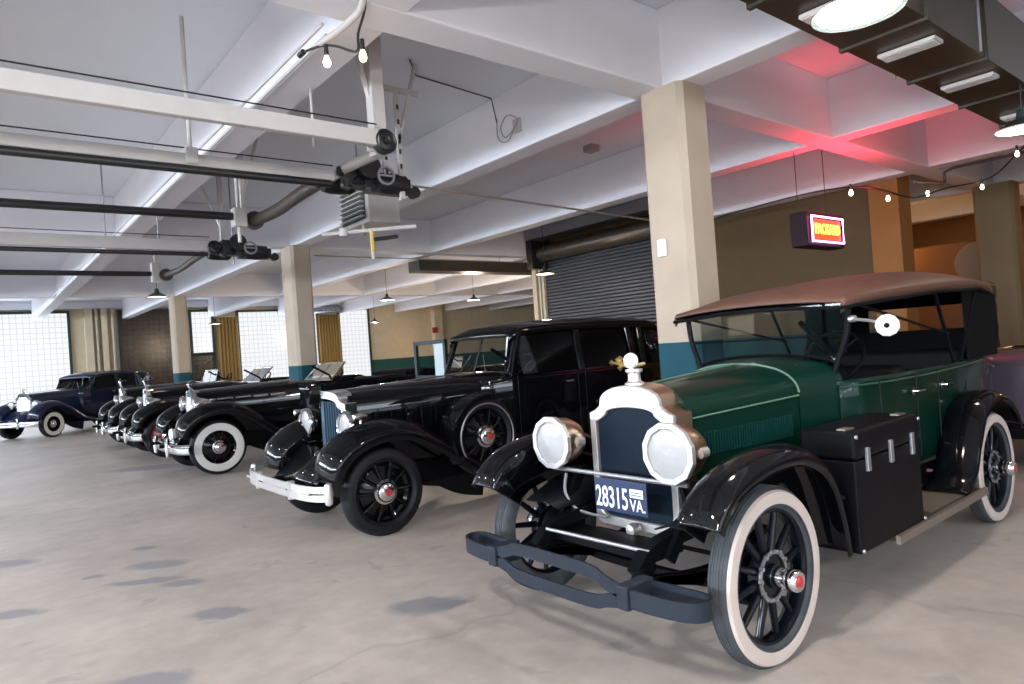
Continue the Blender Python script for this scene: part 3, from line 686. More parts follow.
# curtain beside narrow window
bm = nb(); rows = []
for k in range(41):
    x = 13.15 + k * 1.15 / 40; y = YF - 0.3 + 0.06 * math.sin(k * 1.3); rows.append([(x, y, 0.0), (x, y, 3.84)])
grid(bm, rows); tag(finish(bm, 'curtain', mat('gold_curtain', (0.28, 0.17, 0.05), 0.8), solid=0.01), 'gold brown curtain hanging left of the narrow daylit window', 'curtain')
bm = nb(); rows = []
for k in range(31):
    x = 8.6 + k * 0.9 / 30; y = YF - 0.3 + 0.05 * math.sin(k * 1.3); rows.append([(x, y, 0.0), (x, y, 3.84)])
grid(bm, rows); tag(finish(bm, 'curtain', mat('gold_curtain'), solid=0.01), 'gold brown curtain between the two middle daylit windows', 'curtain')
bm = nb(); pr_ = []
for k in range(16): pr_ += [(0.20, k*0.1), (0.155, k*0.1 + 0.05)]
lathe(bm, pr_, 'x', (12.7, 30.55, 4.08), 24)
tag(finish(bm, 'spiral_duct', galv, solid=0.01), 'ribbed silver hose duct above the far curtain', 'duct')
block(19.5, 19.8, 30.55, 30.65, 2.7, 3.0, mat('red_label', (0.3, 0.05, 0.03), 0.5), 'fire_alarm', 'small red alarm box on the far beige wall', 'alarm')
pipe_thing([(4.15, 30.7, 0.1), (4.15, 30.7, 4.3)], 0.05, beige_pipe, 'downpipe', 'beige downpipe beside the dark glass block window', 'pipe')
pipe_thing([(4.7, 30.7, 0.1), (4.7, 30.7, 4.3)], 0.06, beige_pipe, 'downpipe', 'second beige downpipe, right of the first on the far wall', 'pipe')

# ------------------------------------------------------------------ car building kit
def tyre_prof(R, rin, w):
    h = w / 2
    return [(rin, -h*0.55), (rin + 0.02, -h*0.85), (R - 0.09, -h*1.0), (R - 0.045, -h*0.98), (R - 0.015, -h*0.80), (R - 0.003, -h*0.55), (R, 0),
            (R - 0.003, h*0.55), (R - 0.015, h*0.80), (R - 0.045, h*0.98), (R - 0.09, h*1.0), (rin + 0.02, h*0.85), (rin, h*0.55)]
def make_wheel(parent, loc, R, w, kind, side=-1, ww=None, wheel_m=None, tread_m=None, ww_m=None, hub_r=0.075, hub_out=0.10):
    """wheel lies in the local x-z plane, outer face towards -y; side=+1 turns it round"""
    rin = R * 0.70 if kind != 'spoke' else R * 0.745
    rot = (0, 0, 0) if side < 0 else (0, 0, PI)
    h = w / 2
    bm = nb()
    lathe(bm, [(rin + 0.012, -h*0.62), (rin - 0.008, -h*0.62), (rin - 0.02, -h*0.3), (rin - 0.02, h*0.3), (rin + 0.01, h*0.6)], 'y', seg=56)
    if kind == 'spoke':
        for k in range(12):
            a = 2*PI*(k + 0.3)/12; c, s = math.cos(a), math.sin(a)
            tube(bm, [(0.07*c, 0, 0.07*s), (0.15*c, -0.005, 0.15*s), ((rin-0.015)*c, 0, (rin-0.015)*s)], 0.024, 10, 0.017)
        lathe(bm, [(0.0, -0.05), (0.055, -0.05), (0.06, -0.03), (0.115, -0.03), (0.118, 0.03), (0.0, 0.03)], 'y', seg=32)
    elif kind == 'disc':
        lathe(bm, [(rin-0.012, -0.02), (rin-0.05, 0.0), (rin-0.10, -0.015), (0.13, -0.045), (0.10, -0.05), (0.0, -0.05)], 'y', seg=48)
        for k in range(10):
            a = 2*PI*k/10; c, s = math.cos(a), math.sin(a)
            tube(bm, [(0.12*c, -0.045, 0.12*s), ((rin-0.015)*c, -0.03, (rin-0.015)*s)], 0.018, 8)
    o = finish(bm, 'wheel', wheel_m or spoke_m, parent, loc, rot)
    bm = nb(); lathe(bm, tyre_prof(R, rin, w), 'y', seg=72)
    if kind == 'spoke':
        for q in (-0.03, -0.015, 0, 0.015, 0.03): lathe(bm, [(R - 0.001, q - 0.004), (R + 0.003, q - 0.002), (R + 0.003, q + 0.002), (R - 0.001, q + 0.004)], 'y', seg=72)
    t = finish(bm, 'tyre', tread_m or rubber, o, smooth=True)
    if ww:
        r0, r1 = ww
        bm = nb(); lathe(bm, [(r0, -h*0.8), (r0 + 0.004, -h*1.02), ((r0+r1)/2, -h*1.07), (r1 - 0.008, -h*1.02), (r1, -h*0.8)], 'y', seg=72)
        finish(bm, 'whitewall', ww_m or white_rubber, o)
    if kind == 'spoke':
        bm = nb()
        lathe(bm, [(0.105, -0.034), (0.105, -0.042), (0.125, -0.042), (0.125, -0.034)], 'y', seg=36, closed=True)
        for k in range(12):
            a = 2*PI*k/12; lathe(bm, [(0.0, -0.052), (0.011, -0.052), (0.012, -0.034)], 'y', (0.118*math.cos(a), 0, 0.118*math.sin(a)), 8)
        finish(bm, 'bolt_ring', steel, o)
        bm = nb(); lathe(bm, [(0.048, -0.04), (0.048, -0.10), (0.04, -0.105), (0.042, -0.12), (0.052, -0.125), (0.052, -0.165), (0.044, -0.175), (0.03, -0.172), (0.0, -0.172)], 'y', seg=28)
        hc = finish(bm, 'hub_cap', chrome, o)
        bm = nb(); lathe(bm, [(0.0, -0.178), (0.026, -0.178), (0.028, -0.17)], 'y', seg=6); finish(bm, 'hub_badge', redbadge, o, smooth=False)
    else:
        bm = nb(); lathe(bm, [(hub_r*1.25, -0.045), (hub_r*1.2, -0.06), (hub_r, -0.065), (hub_r*0.97, -hub_out), (hub_r*0.75, -hub_out-0.02), (0.0, -hub_out-0.028)], 'y', seg=32)
        finish(bm, 'hub_cap', chrome, o)
        bm = nb(); lathe(bm, [(0.0, -hub_out-0.034), (hub_r*0.34, -hub_out-0.033), (hub_r*0.36, -hub_out-0.02)], 'y', seg=6); finish(bm, 'hub_badge', redbadge, o, smooth=False)
    return o
def copy_wheel(w, loc, side):
    c = clone(w, loc, (0, 0, 0) if side < 0 else (0, 0, PI), w.parent)
    for ch in list(w.children): clone(ch, None, None, c)
    return c
def fender(parent, path, yo, yi, side, m, crown=0.05, lip=0.05, skirt=0.10, name='front_fender', n=7, nose_round=0.0, yi_path=None, sk_floor=None):
    P = spline([(x, 0, z) for x, z in path], n); rows = []; N = len(P)
    for i, p in enumerate(P):
        t = (P[min(i+1, N-1)] - P[max(i-1, 0)]).normalized()
        nx, nz = -t.z, t.x
        if nz < 0 and abs(t.x) > 0.2: nx, nz = -nx, -nz
        u = i / (N - 1)
        k = 1.0
        if nose_round and u < 0.25: k = 1 - nose_round * (1 - u / 0.25) ** 2
        W = yo - yi; mid = (yo + yi) / 2
        cr = crown * (0.3 + 0.7 * min(1, u * 6))
        prof = [(yo - 0.004, -lip), (yo, -lip*0.4), (yo - 0.008, 0.0)]
        for q in range(1, 9):
            a = q / 9.0; prof.append((yo - 0.008 - a * (W - 0.016), cr * math.sin(PI * a) ** 0.7))
        prof += [(yi + 0.008, 0.0), (yi, -lip*0.4), (yi, -skirt)]
        row = []
        for y, d in prof:
            yy = mid + (y - mid) * k
            row.append((p.x + nx * d, side * yy, p.z + nz * d))
        rows.append(row)
    bm = nb(); grid(bm, rows)
    o = finish(bm, name, m, parent, solid=0.008, angle=50)
    return o
def headlight(parent, loc, r, style, m_ring, m_drum, depth=0.2, mount=None):
    bm = nb()
    if style == 'drum':
        lathe(bm, [(r*0.97, 0.0), (r*0.97, 0.05), (r*0.90, depth*0.7), (r*0.72, depth), (0.0, depth*1.04)], 'x', seg=40)
    else:
        lathe(bm, [(r*0.97, 0.0), (r*0.96, 0.04), (r*0.86, depth*0.45), (r*0.62, depth*0.85), (r*0.3, depth*1.15), (0.0, depth*1.25)], 'x', seg=40)
    h = finish(bm, 'headlight', m_drum, parent, loc)
    bm = nb()
    if style == 'drum':
        n = 12
        outer = [(r*1.08*math.cos(2*PI*(k+.5)/n), r*1.08*math.sin(2*PI*(k+.5)/n)) for k in range(n)]
        inner = [(r*0.86*math.cos(2*PI*(k+.5)/n), r*0.86*math.sin(2*PI*(k+.5)/n)) for k in range(n)]
        ring_prism(bm, outer, inner, 'x', -0.02, 0.012)
    else:
        lathe(bm, [(r*0.88, -0.02), (r*0.95, -0.028), (r*1.03, -0.012), (r*1.03, 0.02), (r*0.95, 0.02)], 'x', seg=40, closed=True)
    finish(bm, 'headlight_ring', m_ring, h, smooth=(style != 'drum'), bevel=0.004 if style == 'drum' else 0)
    bm = nb(); lathe(bm, [(r*0.90, -0.004), (r*0.6, -0.016), (r*0.3, -0.022), (0.0, -0.024)], 'x', seg=36); finish(bm, 'headlight_lens', lensm, h)
    return h
def steering(parent, loc, r=0.2, tilt=0.9, m=None):
    bm = nb()
    P = [(0, r*math.cos(2*PI*k/24), r*math.sin(2*PI*k/24)) for k in range(25)]; tube(bm, P, 0.013, 8)
    for k in range(4): a = PI/4 + k*PI/2; tube(bm, [(0,0,0), (0, r*math.cos(a), r*math.sin(a))], 0.009, 6)
    tube(bm, [(0, 0, 0), (-0.5, 0, 0)], 0.02, 8)
    return finish(bm, 'steering_wheel', m or chassis, parent, loc, (0, tilt * 0.6, 0))
def seat(parent, x, hw, z, m, zt):
    bm = nb(); box(bm, x, x + 0.5, -hw, hw, z - 0.15, z + 0.05); box(bm, x + 0.45, x + 0.6, -hw, hw, z, zt)
    return finish(bm, 'seat', m, parent, smooth=True, bevel=0.05)
def mat_seam(): return mat('panel_seam', (0.001, 0.001, 0.001), 0.8)

# ------------------------------------------------------------------ green touring car
TX, TY = 3.13, 2.62
T = empty('touring_car', 'green 1920s open touring car with brown canvas top, whitewall tyres and plate 28315', 'car', (TX, TY, 0))
WB = 3.10; R = 0.43; TRK = 0.80; FX = -0.12; FY = 0.03
w0 = make_wheel(T, (FX, -TRK + FY, R), R, 0.125, 'spoke', -1, (0.345, 0.415), spoke_m, rubber_worn)
copy_wheel(w0, (FX, TRK + FY, R), 1); copy_wheel(w0, (WB, -TRK, R), -1); copy_wheel(w0, (WB, TRK, R), 1)
# radiator shell with the shouldered outline
def yoke(hw, zb, zs, zt, e=0.0, rb=0.06):
    pts = []
    for k in range(5):
        a = -PI/2 + (PI/2)*k/4; pts.append((hw - rb + rb*math.cos(a), zb + rb + rb*math.sin(a)))
    pts += [(hw, zs), (hw - 0.045, zs + 0.018), (hw - 0.085, zs + 0.045)]
    x1 = hw - 0.085; z1 = zs + 0.045
    for k in range(1, 12):
        t = k / 12; y = x1 * math.cos(PI * t)
        pts.append((y, z1 + (zt - z1) * math.sin(PI * t) ** 0.75))
    pts += [(-hw + 0.085, zs + 0.045), (-hw + 0.045, zs + 0.018), (-hw, zs)]
    for k in range(5):
        a = PI + (PI/2)*k/4; pts.append((-hw + rb + rb*math.cos(a), zb + rb + rb*math.sin(a)))
    return pts
def yoke_in(hw, zb, zs, zt, n, rb=0.05):
    pts = yoke(hw, zb, zs, zt, rb=rb); return pts
xr = -0.17
outer = yoke(0.312, 0.53, 1.20, 1.365)
inner = yoke(0.268, 0.585, 1.145, 1.235)
bm = nb(); ring_prism(bm, outer, inner, 'x', xr - 0.005, xr + 0.03)
RAD = finish(bm, 'radiator_shell', nickel, T, smooth=True, bevel=0.006, angle=30)
bm = nb()
rows = [[(x, y, z) for y, z in yoke(hw, 0.53, 1.20 + dz, 1.365 + dz)] for x, hw, dz in ((xr + 0.03, 0.310, 0), (xr + 0.16, 0.318, 0.006))]
grid(bm, rows, True); finish(bm, 'radiator_side', brass, RAD, smooth=True, angle=30)
bm = nb(); prism(bm, yoke(0.272, 0.58, 1.15, 1.24), 'x', xr + 0.02, xr + 0.10); finish(bm, 'radiator_core', darkcore, RAD, smooth=False)
bm = nb(); lathe(bm, [(0.0, 0.0), (0.06, 0.0), (0.055, 0.02), (0.038, 0.03), (0.036, 0.075), (0.05, 0.085), (0.05, 0.10), (0.0, 0.105)], 'z', (xr + 0.07, 0, 1.355), 28); finish(bm, 'radiator_cap', nickel, RAD)
bm = nb(); lathe(bm, [(0.0, -0.018), (0.04, -0.018), (0.046, 0.0), (0.04, 0.018), (0.0, 0.018)], 'x', (xr + 0.05, 0, 1.505), 28)
tube(bm, [(xr + 0.05, 0, 1.45), (xr + 0.05, 0, 1.48)], 0.014, 10); finish(bm, 'motometer', whitem, RAD)
bm = nb(); tube(bm, [(xr + 0.06, 0.02, 1.475), (xr + 0.05, 0.08, 1.49), (xr + 0.05, 0.14, 1.495)], 0.02, 8, 0.006, 4)
tube(bm, [(xr + 0.06, -0.01, 1.475), (xr + 0.13, -0.03, 1.48)], 0.012, 8)
lathe(bm, [(0, -0.018), (0.018, 0), (0, 0.018)], 'z', (xr + 0.05, 0.15, 1.497), 12); lathe(bm, [(0, -0.02), (0.02, 0), (0, 0.02)], 'z', (xr + 0.05, 0.085, 1.465), 12)
lathe(bm, [(0, -0.02), (0.03, 0), (0, 0.02)], 'z', (xr + 0.055, 0.09, 1.515), 12); finish(bm, 'cap_wing', brasstone, RAD)
bm = nb(); lathe(bm, [(0, -0.04), (0.03, -0.035), (0.038, 0.0), (0.03, 0.03), (0.0, 0.035)], 'x', (xr - 0.05, -0.02, 0.55), 20); finish(bm, 'crank_cap', nickel, RAD)
# hood, cowl
GB = dict(nt=2.3, nbm=12)
bm = nb()
loft(bm, [dict(x=-0.02, hw=0.305, zb=0.72, zt=1.352, zc=1.165, nt=2.3, nbm=12), dict(x=0.3, hw=0.345, zb=0.72, zt=1.37, zc=1.178, nt=2.3, nbm=12),
          dict(x=0.6, hw=0.388, zb=0.72, zt=1.387, zc=1.19, nt=2.3, nbm=12), dict(x=0.92, hw=0.440, zb=0.72, zt=1.405, zc=1.20, nt=2.4, nbm=12)])
HD = finish(bm, 'hood', green, T)
N = 34
for s in (-1, 1):
    bm = nb()
    for k in range(N):
        x = 0.08 + k * 0.78 / N; y = 0.305 + 0.135 * x + 0.014
        bar(bm, (x, s * y, 0.95 + 0.01*x), (x, s * y, 1.075 + 0.02*x), 0.010, 0.014)
    finish(bm, 'louvre_panel', mat('green_paint_louvre', (0.002, 0.035, 0.03), 0.35, 0, 0.5), HD, smooth=False)
bm = nb()
for s in (-1, 1): tube(bm, [(0.0, s*0.312, 1.165), (0.3, s*0.352, 1.178), (0.6, s*0.395, 1.19), (0.92, s*0.446, 1.205)], 0.006, 6)
tube(bm, [(0, 0, 1.358), (0.92, 0, 1.412)], 0.006, 6); finish(bm, 'hood_hinge', greenline, HD)
sec = sect(0.93, 0.445, 0.72, 1.41, 1.20, 2.4, 12)
top_half = [p for p in sec if p[2] > 0.8]; top_half.sort(key=lambda p: math.atan2(p[2] - 1.0, p[1]))
bm = nb(); tube(bm, top_half, 0.007, 6); finish(bm, 'hood_rear_trim', greenline, HD)
bm = nb()
loft(bm, [dict(x=0.935, hw=0.442, zb=0.62, zt=1.407, zc=1.20, nt=2.4, nbm=12), dict(x=1.1, hw=0.482, zb=0.60, zt=1.42, zc=1.21, nt=2.5, nbm=12), dict(x=1.30, hw=0.550, zb=0.58, zt=1.43, zc=1.23, nt=2.7, nbm=12)])
CW = finish(bm, 'cowl', green, T)
bm = nb(); lathe(bm, [(0, 0.0), (0.055, 0.0), (0.06, 0.008), (0, 0.012)], 'z', (0, 0, 0), 16)
p = finish(bm, 'maker_plate', yellowm, CW, (1.18, -0.33, 1.372), (0.35, 0.1, 0)); p.scale = (1.0, 0.5, 1)
# body tub: side shells, open above
def tub(parent, secs, m, name='body', th=0.03):
    """secs: (x, hw_bottom, hw_belt, zb, zbelt)"""
    bm = nb(); rows = []
    for x, hb, ht, zb, zt in secs:
        rows.append([(x, -ht + 0.05, zt - 0.012), (x, -ht + 0.02, zt), (x, -ht, zt - 0.02), (x, -ht - 0.004, zt - 0.12), (x, -(ht*0.5+hb*0.5) - 0.004, (zt + zb)/2), (x, -hb, zb + 0.06), (x, -hb + 0.05, zb),
                     (x, hb - 0.05, zb), (x, hb, zb + 0.06), (x, (ht*0.5+hb*0.5) + 0.004, (zt + zb)/2), (x, ht + 0.004, zt - 0.12), (x, ht, zt - 0.02), (x, ht - 0.02, zt), (x, ht - 0.05, zt - 0.012)])
    grid(bm, rows)
    return finish(bm, name, m, parent, solid=th)
secs = [(1.25, 0.55, 0.555, 0.58, 1.265), (1.5, 0.60, 0.61, 0.56, 1.262), (1.9, 0.63, 0.645, 0.55, 1.258), (2.6, 0.65, 0.67, 0.55, 1.262), (3.2, 0.63, 0.675, 0.56, 1.275), (3.6, 0.58, 0.655, 0.60, 1.285), (3.85, 0.48, 0.60, 0.64, 1.29), (3.98, 0.38, 0.50, 0.70, 1.285), (4.0, 0.2, 0.34, 0.75, 1.28)]
BODY = tub(T, secs, green)
bm = nb(); box(bm, 3.99, 4.02, -0.38, 0.38, 0.7, 1.28); finish(bm, 'rear_panel', green, T, smooth=False)
for s in (-1, 1):
    bm = nb(); tube(bm, [(x, s*(ht + 0.006), zt - 0.04) for x, hb, ht, zb, zt in secs[:-2]], 0.007, 6, None, 3)
    finish(bm, 'belt_line', mat('dim_green_line', (0.02, 0.07, 0.045), 0.4), BODY)
for s in (-1, 1):
    for x0, x1, hx in ((1.55, 2.15, 2.08), (2.55, 3.15, 2.62)):
        y = s * 0.672
        bm = nb(); tube(bm, [(x0, y, 1.24), (x0, y, 0.65), (x1, y, 0.65), (x1, y, 1.24)], 0.004, 4); dd = finish(bm, 'door', mat_seam(), T)
        bm = nb(); tube(bm, [(hx, y, 1.12), (hx, y + s*0.035, 1.12), (hx + 0.10, y + s*0.04, 1.12)], 0.011, 8); lathe(bm, [(0, -0.006), (0.028, -0.006), (0.022, 0.01), (0, 0.01)], 'y', (hx, y, 1.12), 14)
        finish(bm, 'door_handle', chrome, dd)
seat(T, 1.75, 0.55, 0.85, leather, 1.30); seat(T, 3.0, 0.56, 0.88, leather, 1.36)
bm = nb(); box(bm, 1.3, 4.0, -0.55, 0.55, 0.56, 0.6); finish(bm, 'floor_pan', chassis, T, smooth=False)
steering(T, (1.72, -0.30, 1.40), 0.21, 0.9)
# windshield
for s in (-1, 1):
    bm = nb(); tube(bm, [(1.28, s*0.50, 1.30), (1.29, s*0.535, 1.40), (1.30, s*0.60, 1.58), (1.30, s*0.622, 1.80)], 0.020, 8, None, 4); finish(bm, 'windshield_post', chassis, T)
bm = nb()
arch = [(1.29, 0.52*math.cos(a), 1.37 + 0.075*math.sin(a)) for a in [PI*k/16 for k in range(17)]]
tube(bm, arch, 0.012, 6); tube(bm, [(1.30, -0.585, 1.56), (1.30, 0.585, 1.56)], 0.007, 6); tube(bm, [(1.30, -0.61, 1.78), (1.30, 0.61, 1.78)], 0.012, 6)
WF = finish(bm, 'windshield_frame', chassis, T)
bm = nb(); prism(bm, [(-0.61, 1.78), (-0.58, 1.5), (-0.52, 1.38)] + [(0.50*math.cos(a), 1.38 + 0.065*math.sin(a)) for a in [PI - PI*k/10 for k in range(1, 10)]] + [(0.52, 1.38), (0.58, 1.5), (0.61, 1.78)], 'x', 1.298, 1.302)
finish(bm, 'windshield_glass', glass, WF, smooth=False)
bm = nb(); tube(bm, [(1.30, -0.63, 1.66), (1.22, -0.78, 1.64), (1.14, -0.90, 1.615)], 0.010, 8); lathe(bm, [(0, -0.02), (0.022, -0.02), (0.022, 0.02), (0, 0.02)], 'y', (1.30, -0.64, 1.66), 12); sm = finish(bm, 'mirror_arm', nickel, T)
bm = nb(); lathe(bm, [(0, -0.018), (0.045, -0.016), (0.064, -0.005), (0.067, 0.01), (0.0, 0.014)], 'x', (0, 0, 0), 11); finish(bm, 'side_mirror', mirrorm, sm, (1.09, -0.93, 1.605), (0, 0, 0.25), smooth=False)
bm = nb(); lathe(bm, [(0, -0.035), (0.014, -0.03), (0.016, -0.02)], 'x', (0, 0, 0), 10); finish(bm, 'mirror_knob', chassis, sm, (1.09, -0.93, 1.605), (0, 0, 0.25))
# canvas top
rows = []
for x, z, hw, cr in ((1.16, 1.775, 0.64, 0.03), (1.20, 1.80, 0.655, 0.05), (1.5, 1.83, 0.665, 0.09), (2.0, 1.87, 0.68, 0.11), (2.6, 1.90, 0.69, 0.13), (3.1, 1.915, 0.69, 0.14), (3.5, 1.92, 0.69, 0.135), (3.85, 1.905, 0.68, 0.11), (4.02, 1.86, 0.66, 0.07), (4.07, 1.80, 0.64, 0.03)):
    row = [(x, -hw, z - 0.075), (x, -hw - 0.004, z - 0.01)]
    for k in range(0, 17):
        t = -1 + 2 * k / 16; sag = 0.004 * math.sin(x * 9)
        row.append((x, hw * t * 0.995, z + cr * (1 - abs(t) ** 2.4) + sag))
    row += [(x, hw + 0.004, z - 0.01), (x, hw, z - 0.075)]
    rows.append(row)
bm = nb(); grid(bm, rows); TOP = finish(bm, 'canvas_top', fabric_top, T, solid=0.012, angle=60)
bm = nb()
for s in (-1, 1): tube(bm, [(1.16, s*0.645, 1.735), (1.6, s*0.672, 1.765), (2.6, s*0.692, 1.825), (3.6, s*0.692, 1.845), (4.02, s*0.665, 1.79)], 0.014, 6)
tube(bm, [(1.155, -0.645, 1.735), (1.15, 0, 1.765), (1.155, 0.645, 1.735)], 0.014, 6, None, 4); finish(bm, 'top_binding', fabric_dark, TOP)
bm = nb(); grid(bm, [[(1.22, -0.63, 1.78), (1.22, 0.63, 1.78)], [(2.6, -0.66, 1.85), (2.6, 0.66, 1.85)], [(3.9, -0.65, 1.86), (3.9, 0.65, 1.86)]]); finish(bm, 'headlining', fabric_dark, TOP, solid=0.006)
bm = nb()
for s in (-1, 1):
    tube(bm, [(2.95, s*0.66, 1.27), (2.6, s*0.675, 1.84)], 0.014, 6); tube(bm, [(3.1, s*0.66, 1.27), (3.5, s*0.68, 1.86)], 0.014, 6); tube(bm, [(2.85, s*0.67, 1.5), (1.3, s*0.65, 1.76)], 0.010, 6)
split_parts(bm, 'top_bow', chassis, TOP)
for s in (-1, 1):
    bm = nb(); prism(bm, [(3.25, 1.27), (3.22, 1.84), (4.02, 1.80), (4.06, 1.5), (3.97, 1.27)], 'y', s*0.66, s*0.672); finish(bm, 'quarter_curtain', fabric_dark, TOP, smooth=False)
bm = nb(); ring_prism(bm, [(-0.66, 1.27), (0.66, 1.27), (0.66, 1.86), (-0.66, 1.86)], [(-0.42, 1.52), (0.42, 1.52), (0.42, 1.74), (-0.42, 1.74)], 'x', 4.02, 4.035)
finish(bm, 'rear_curtain', fabric_dark, TOP, smooth=False)
# fenders
fp = [(-0.70, 0.79), (-0.63, 0.88), (-0.46, 0.965), (-0.20, 1.01), (0.06, 1.0), (0.26, 0.92), (0.38, 0.79), (0.45, 0.62), (0.485, 0.48), (0.50, 0.41)]
for s in (-1, 1): fender(T, fp, 0.90, 0.67, s, black, crown=0.05, lip=0.055, skirt=0.24).location.y = -0.02
rp = [(WB - 0.93, 0.42), (WB - 0.70, 0.50), (WB - 0.54, 0.72), (WB - 0.36, 0.91), (WB - 0.08, 0.99), (WB + 0.18, 0.96), (WB + 0.38, 0.85), (WB + 0.50, 0.70)]
for s in (-1, 1): fender(T, rp, 0.925, 0.64, s, black, crown=0.045, lip=0.045, skirt=0.10, name='rear_fender')
for s in (-1, 1):
    bm = nb(); grid(bm, [[(x, s*0.64, z), (x, s*0.45, min(z, 0.88)*0.72 + 0.20), (x, s*0.36, 0.66)] for x, z in ((-0.45, 0.68), (-0.2, 0.78), (0.1, 0.80), (0.45, 0.72), (0.8, 0.5))]); finish(bm, 'splash_apron', chassis, T, solid=0.008)
    bm = nb(); box(bm, 0.75, WB - 0.6, s*0.55 - 0.02, s*0.55 + 0.02, 0.36, 0.62); finish(bm, 'side_valance', chassis, T, smooth=False)
    bm = nb(); box(bm, 1.0, WB - 0.62, min(s*0.57, s*0.94), max(s*0.57, s*0.94), 0.355, 0.385); rb = finish(bm, 'running_board', rbm, T, smooth=False)
    bm = nb(); box(bm, 0.98, WB - 0.60, min(s*0.935, s*0.96), max(s*0.935, s*0.96), 0.345, 0.395); box(bm, 1.0, WB - 0.62, min(s*0.57, s*0.59), max(s*0.57, s*0.59), 0.385, 0.392)
    finish(bm, 'board_edge', rbtrim, rb, smooth=False)
    bm = nb(); box(bm, 2.15, 2.2, min(s*0.60, s*0.90), max(s*0.60, s*0.90), 0.385, 0.39); box(bm, 1.62, 2.15, min(s*0.62, s*0.9), max(s*0.62, s*0.9), 0.387, 0.39); finish(bm, 'step_mat', mat('step_mat', (0.13, 0.10, 0.07), 0.8), rb, smooth=False)
# frame, springs, axle
bm = nb()
for s in (-1, 1):
    tube(bm, [(-0.62, s*0.37, 0.47), (-0.5, s*0.37, 0.56), (-0.2, s*0.38, 0.60), (0.4, s*0.40, 0.60), (3.6, s*0.48, 0.60), (3.95, s*0.48, 0.62)], 0.035, 4, None, 4, True)
box(bm, -0.5, -0.25, -0.38, 0.38, 0.50, 0.53)
FR = finish(bm, 'chassis_frame', chassis, T)
bm = nb()
for s in (-1, 1):
    for q in range(4): tube(bm, [(-0.60 + q*0.08, s*0.40, 0.44 - q*0.018), (0.0, s*0.40, 0.36 - q*0.018), (0.50 - q*0.08, s*0.40, 0.46 - q*0.018)], 0.022, 4, None, 5, True)
    for q in range(3): tube(bm, [(WB-0.6, s*0.52, 0.44 - q*0.018), (WB, s*0.52, 0.36 - q*0.018), (WB+0.6, s*0.52, 0.46 - q*0.018)], 0.022, 4, None, 5, True)
split_parts(bm, 'leaf_spring', chassis, FR)
bm = nb(); tube(bm, [(FX, -0.74, 0.42), (FX, -0.55, 0.36), (FX, -0.35, 0.31), (FX, 0.35, 0.31), (FX, 0.55, 0.36), (FX, 0.74, 0.42)], 0.032, 8, None, 4); tube(bm, [(0.12, -0.6, 0.38), (0.12, 0.6, 0.38)], 0.014, 8)
finish(bm, 'front_axle', chassis, FR)
bm = nb(); tube(bm, [(WB, -0.66, 0.42), (WB, 0.66, 0.42)], 0.05, 10); lathe(bm, [(0, -0.15), (0.12, -0.1), (0.15, 0), (0.12, 0.1), (0, 0.15)], 'y', (WB, 0, 0.42), 20); finish(bm, 'rear_axle', chassis, FR)
bm = nb(); tube(bm, [(-0.54, -0.40, 0.57), (-0.56, 0.34, 0.57)], 0.011, 8); finish(bm, 'cross_rod', steel, FR)
# drums inside the front wheels, shock levers
bm = nb()
for s in (-1, 1):
    lathe(bm, [(0, -0.04), (0.15, -0.04), (0.16, 0.0), (0.16, 0.04), (0, 0.04)], 'y', (FX, s*0.68, 0.42), 24)
    bar(bm, (-0.42, s*0.42, 0.5), (-0.15, s*0.44, 0.84), 0.03, 0.06)
split_parts(bm, 'brake_drum', chassis, FR)
# headlights on a tie bar
for s in (-1, 1):
    h = headlight(T, (-0.37, s*0.44 + 0.015, 1.035), 0.150, 'drum', nickel, brass, 0.18)
    bm = nb(); lathe(bm, [(0, -0.03), (0.03, -0.03), (0.028, 0.03), (0, 0.03)], 'x', (0.10, -0.13, 0.0), 14); finish(bm, 'bail_latch', nickel, h)
    bm = nb(); tube(bm, [(-0.30, s*0.435, 0.87), (-0.28, s*0.45, 0.72), (-0.22, s*0.46, 0.62)], 0.016, 8); finish(bm, 'headlight_post', chassis, T)
bm = nb(); tube(bm, [(-0.33, -0.50, 0.872), (-0.33, 0.50, 0.872)], 0.013, 8); TB = finish(bm, 'headlight_tie_bar', steel, T)
bm = nb(); tube(bm, [(-0.30, 0.42, 0.84), (-0.31, 0.43, 0.72), (-0.28, 0.36, 0.62), (-0.2, 0.2, 0.58)], 0.010, 6, None, 5); finish(bm, 'lamp_cable', steel, TB)
# licence plate
bm = nb(); box(bm, -0.355, -0.348, -0.245, 0.135, 0.675, 0.858); PL = finish(bm, 'license_plate', platem, T, smooth=False, bevel=0.004)
pt = mat('plate_white', (0.85, 0.87, 0.9), 0.4, 0, 0)
RT = (PI/2, 0, -PI/2)
def plate_text(body, y, z, w, h, name):
    o = text_mesh(body, 0.1, name, pt, PL, (-0.358, y, z), RT, 0.001, bold=0.008)
    xs_ = [v.co.x for v in o.data.vertices]; ys_ = [v.co.y for v in o.data.vertices]
    sx, sy = w / (max(xs_) - min(xs_)), h / (max(ys_) - min(ys_)); cx, cy = (max(xs_) + min(xs_)) / 2, (max(ys_) + min(ys_)) / 2
    for v in o.data.vertices: v.co.x = (v.co.x - cx) * sx; v.co.y = (v.co.y - cy) * sy
plate_text('28315', 0.005, 0.757, 0.235, 0.118, 'plate_number')
plate_text('VA.', -0.180, 0.730, 0.105, 0.064, 'plate_state')
bm = nb(); box(bm, -0.359, -0.355, -0.222, -0.132, 0.772, 0.818); finish(bm, 'plate_tab', pt, PL, smooth=False)
bm = nb(); box(bm, -0.361, -0.359, -0.212, -0.142, 0.798, 0.803); finish(bm, 'plate_tab_line', platem, PL, smooth=False)
bm = nb(); box(bm, -0.361, -0.359, -0.212, -0.142, 0.784, 0.789); finish(bm, 'plate_tab_line', platem, PL, smooth=False)
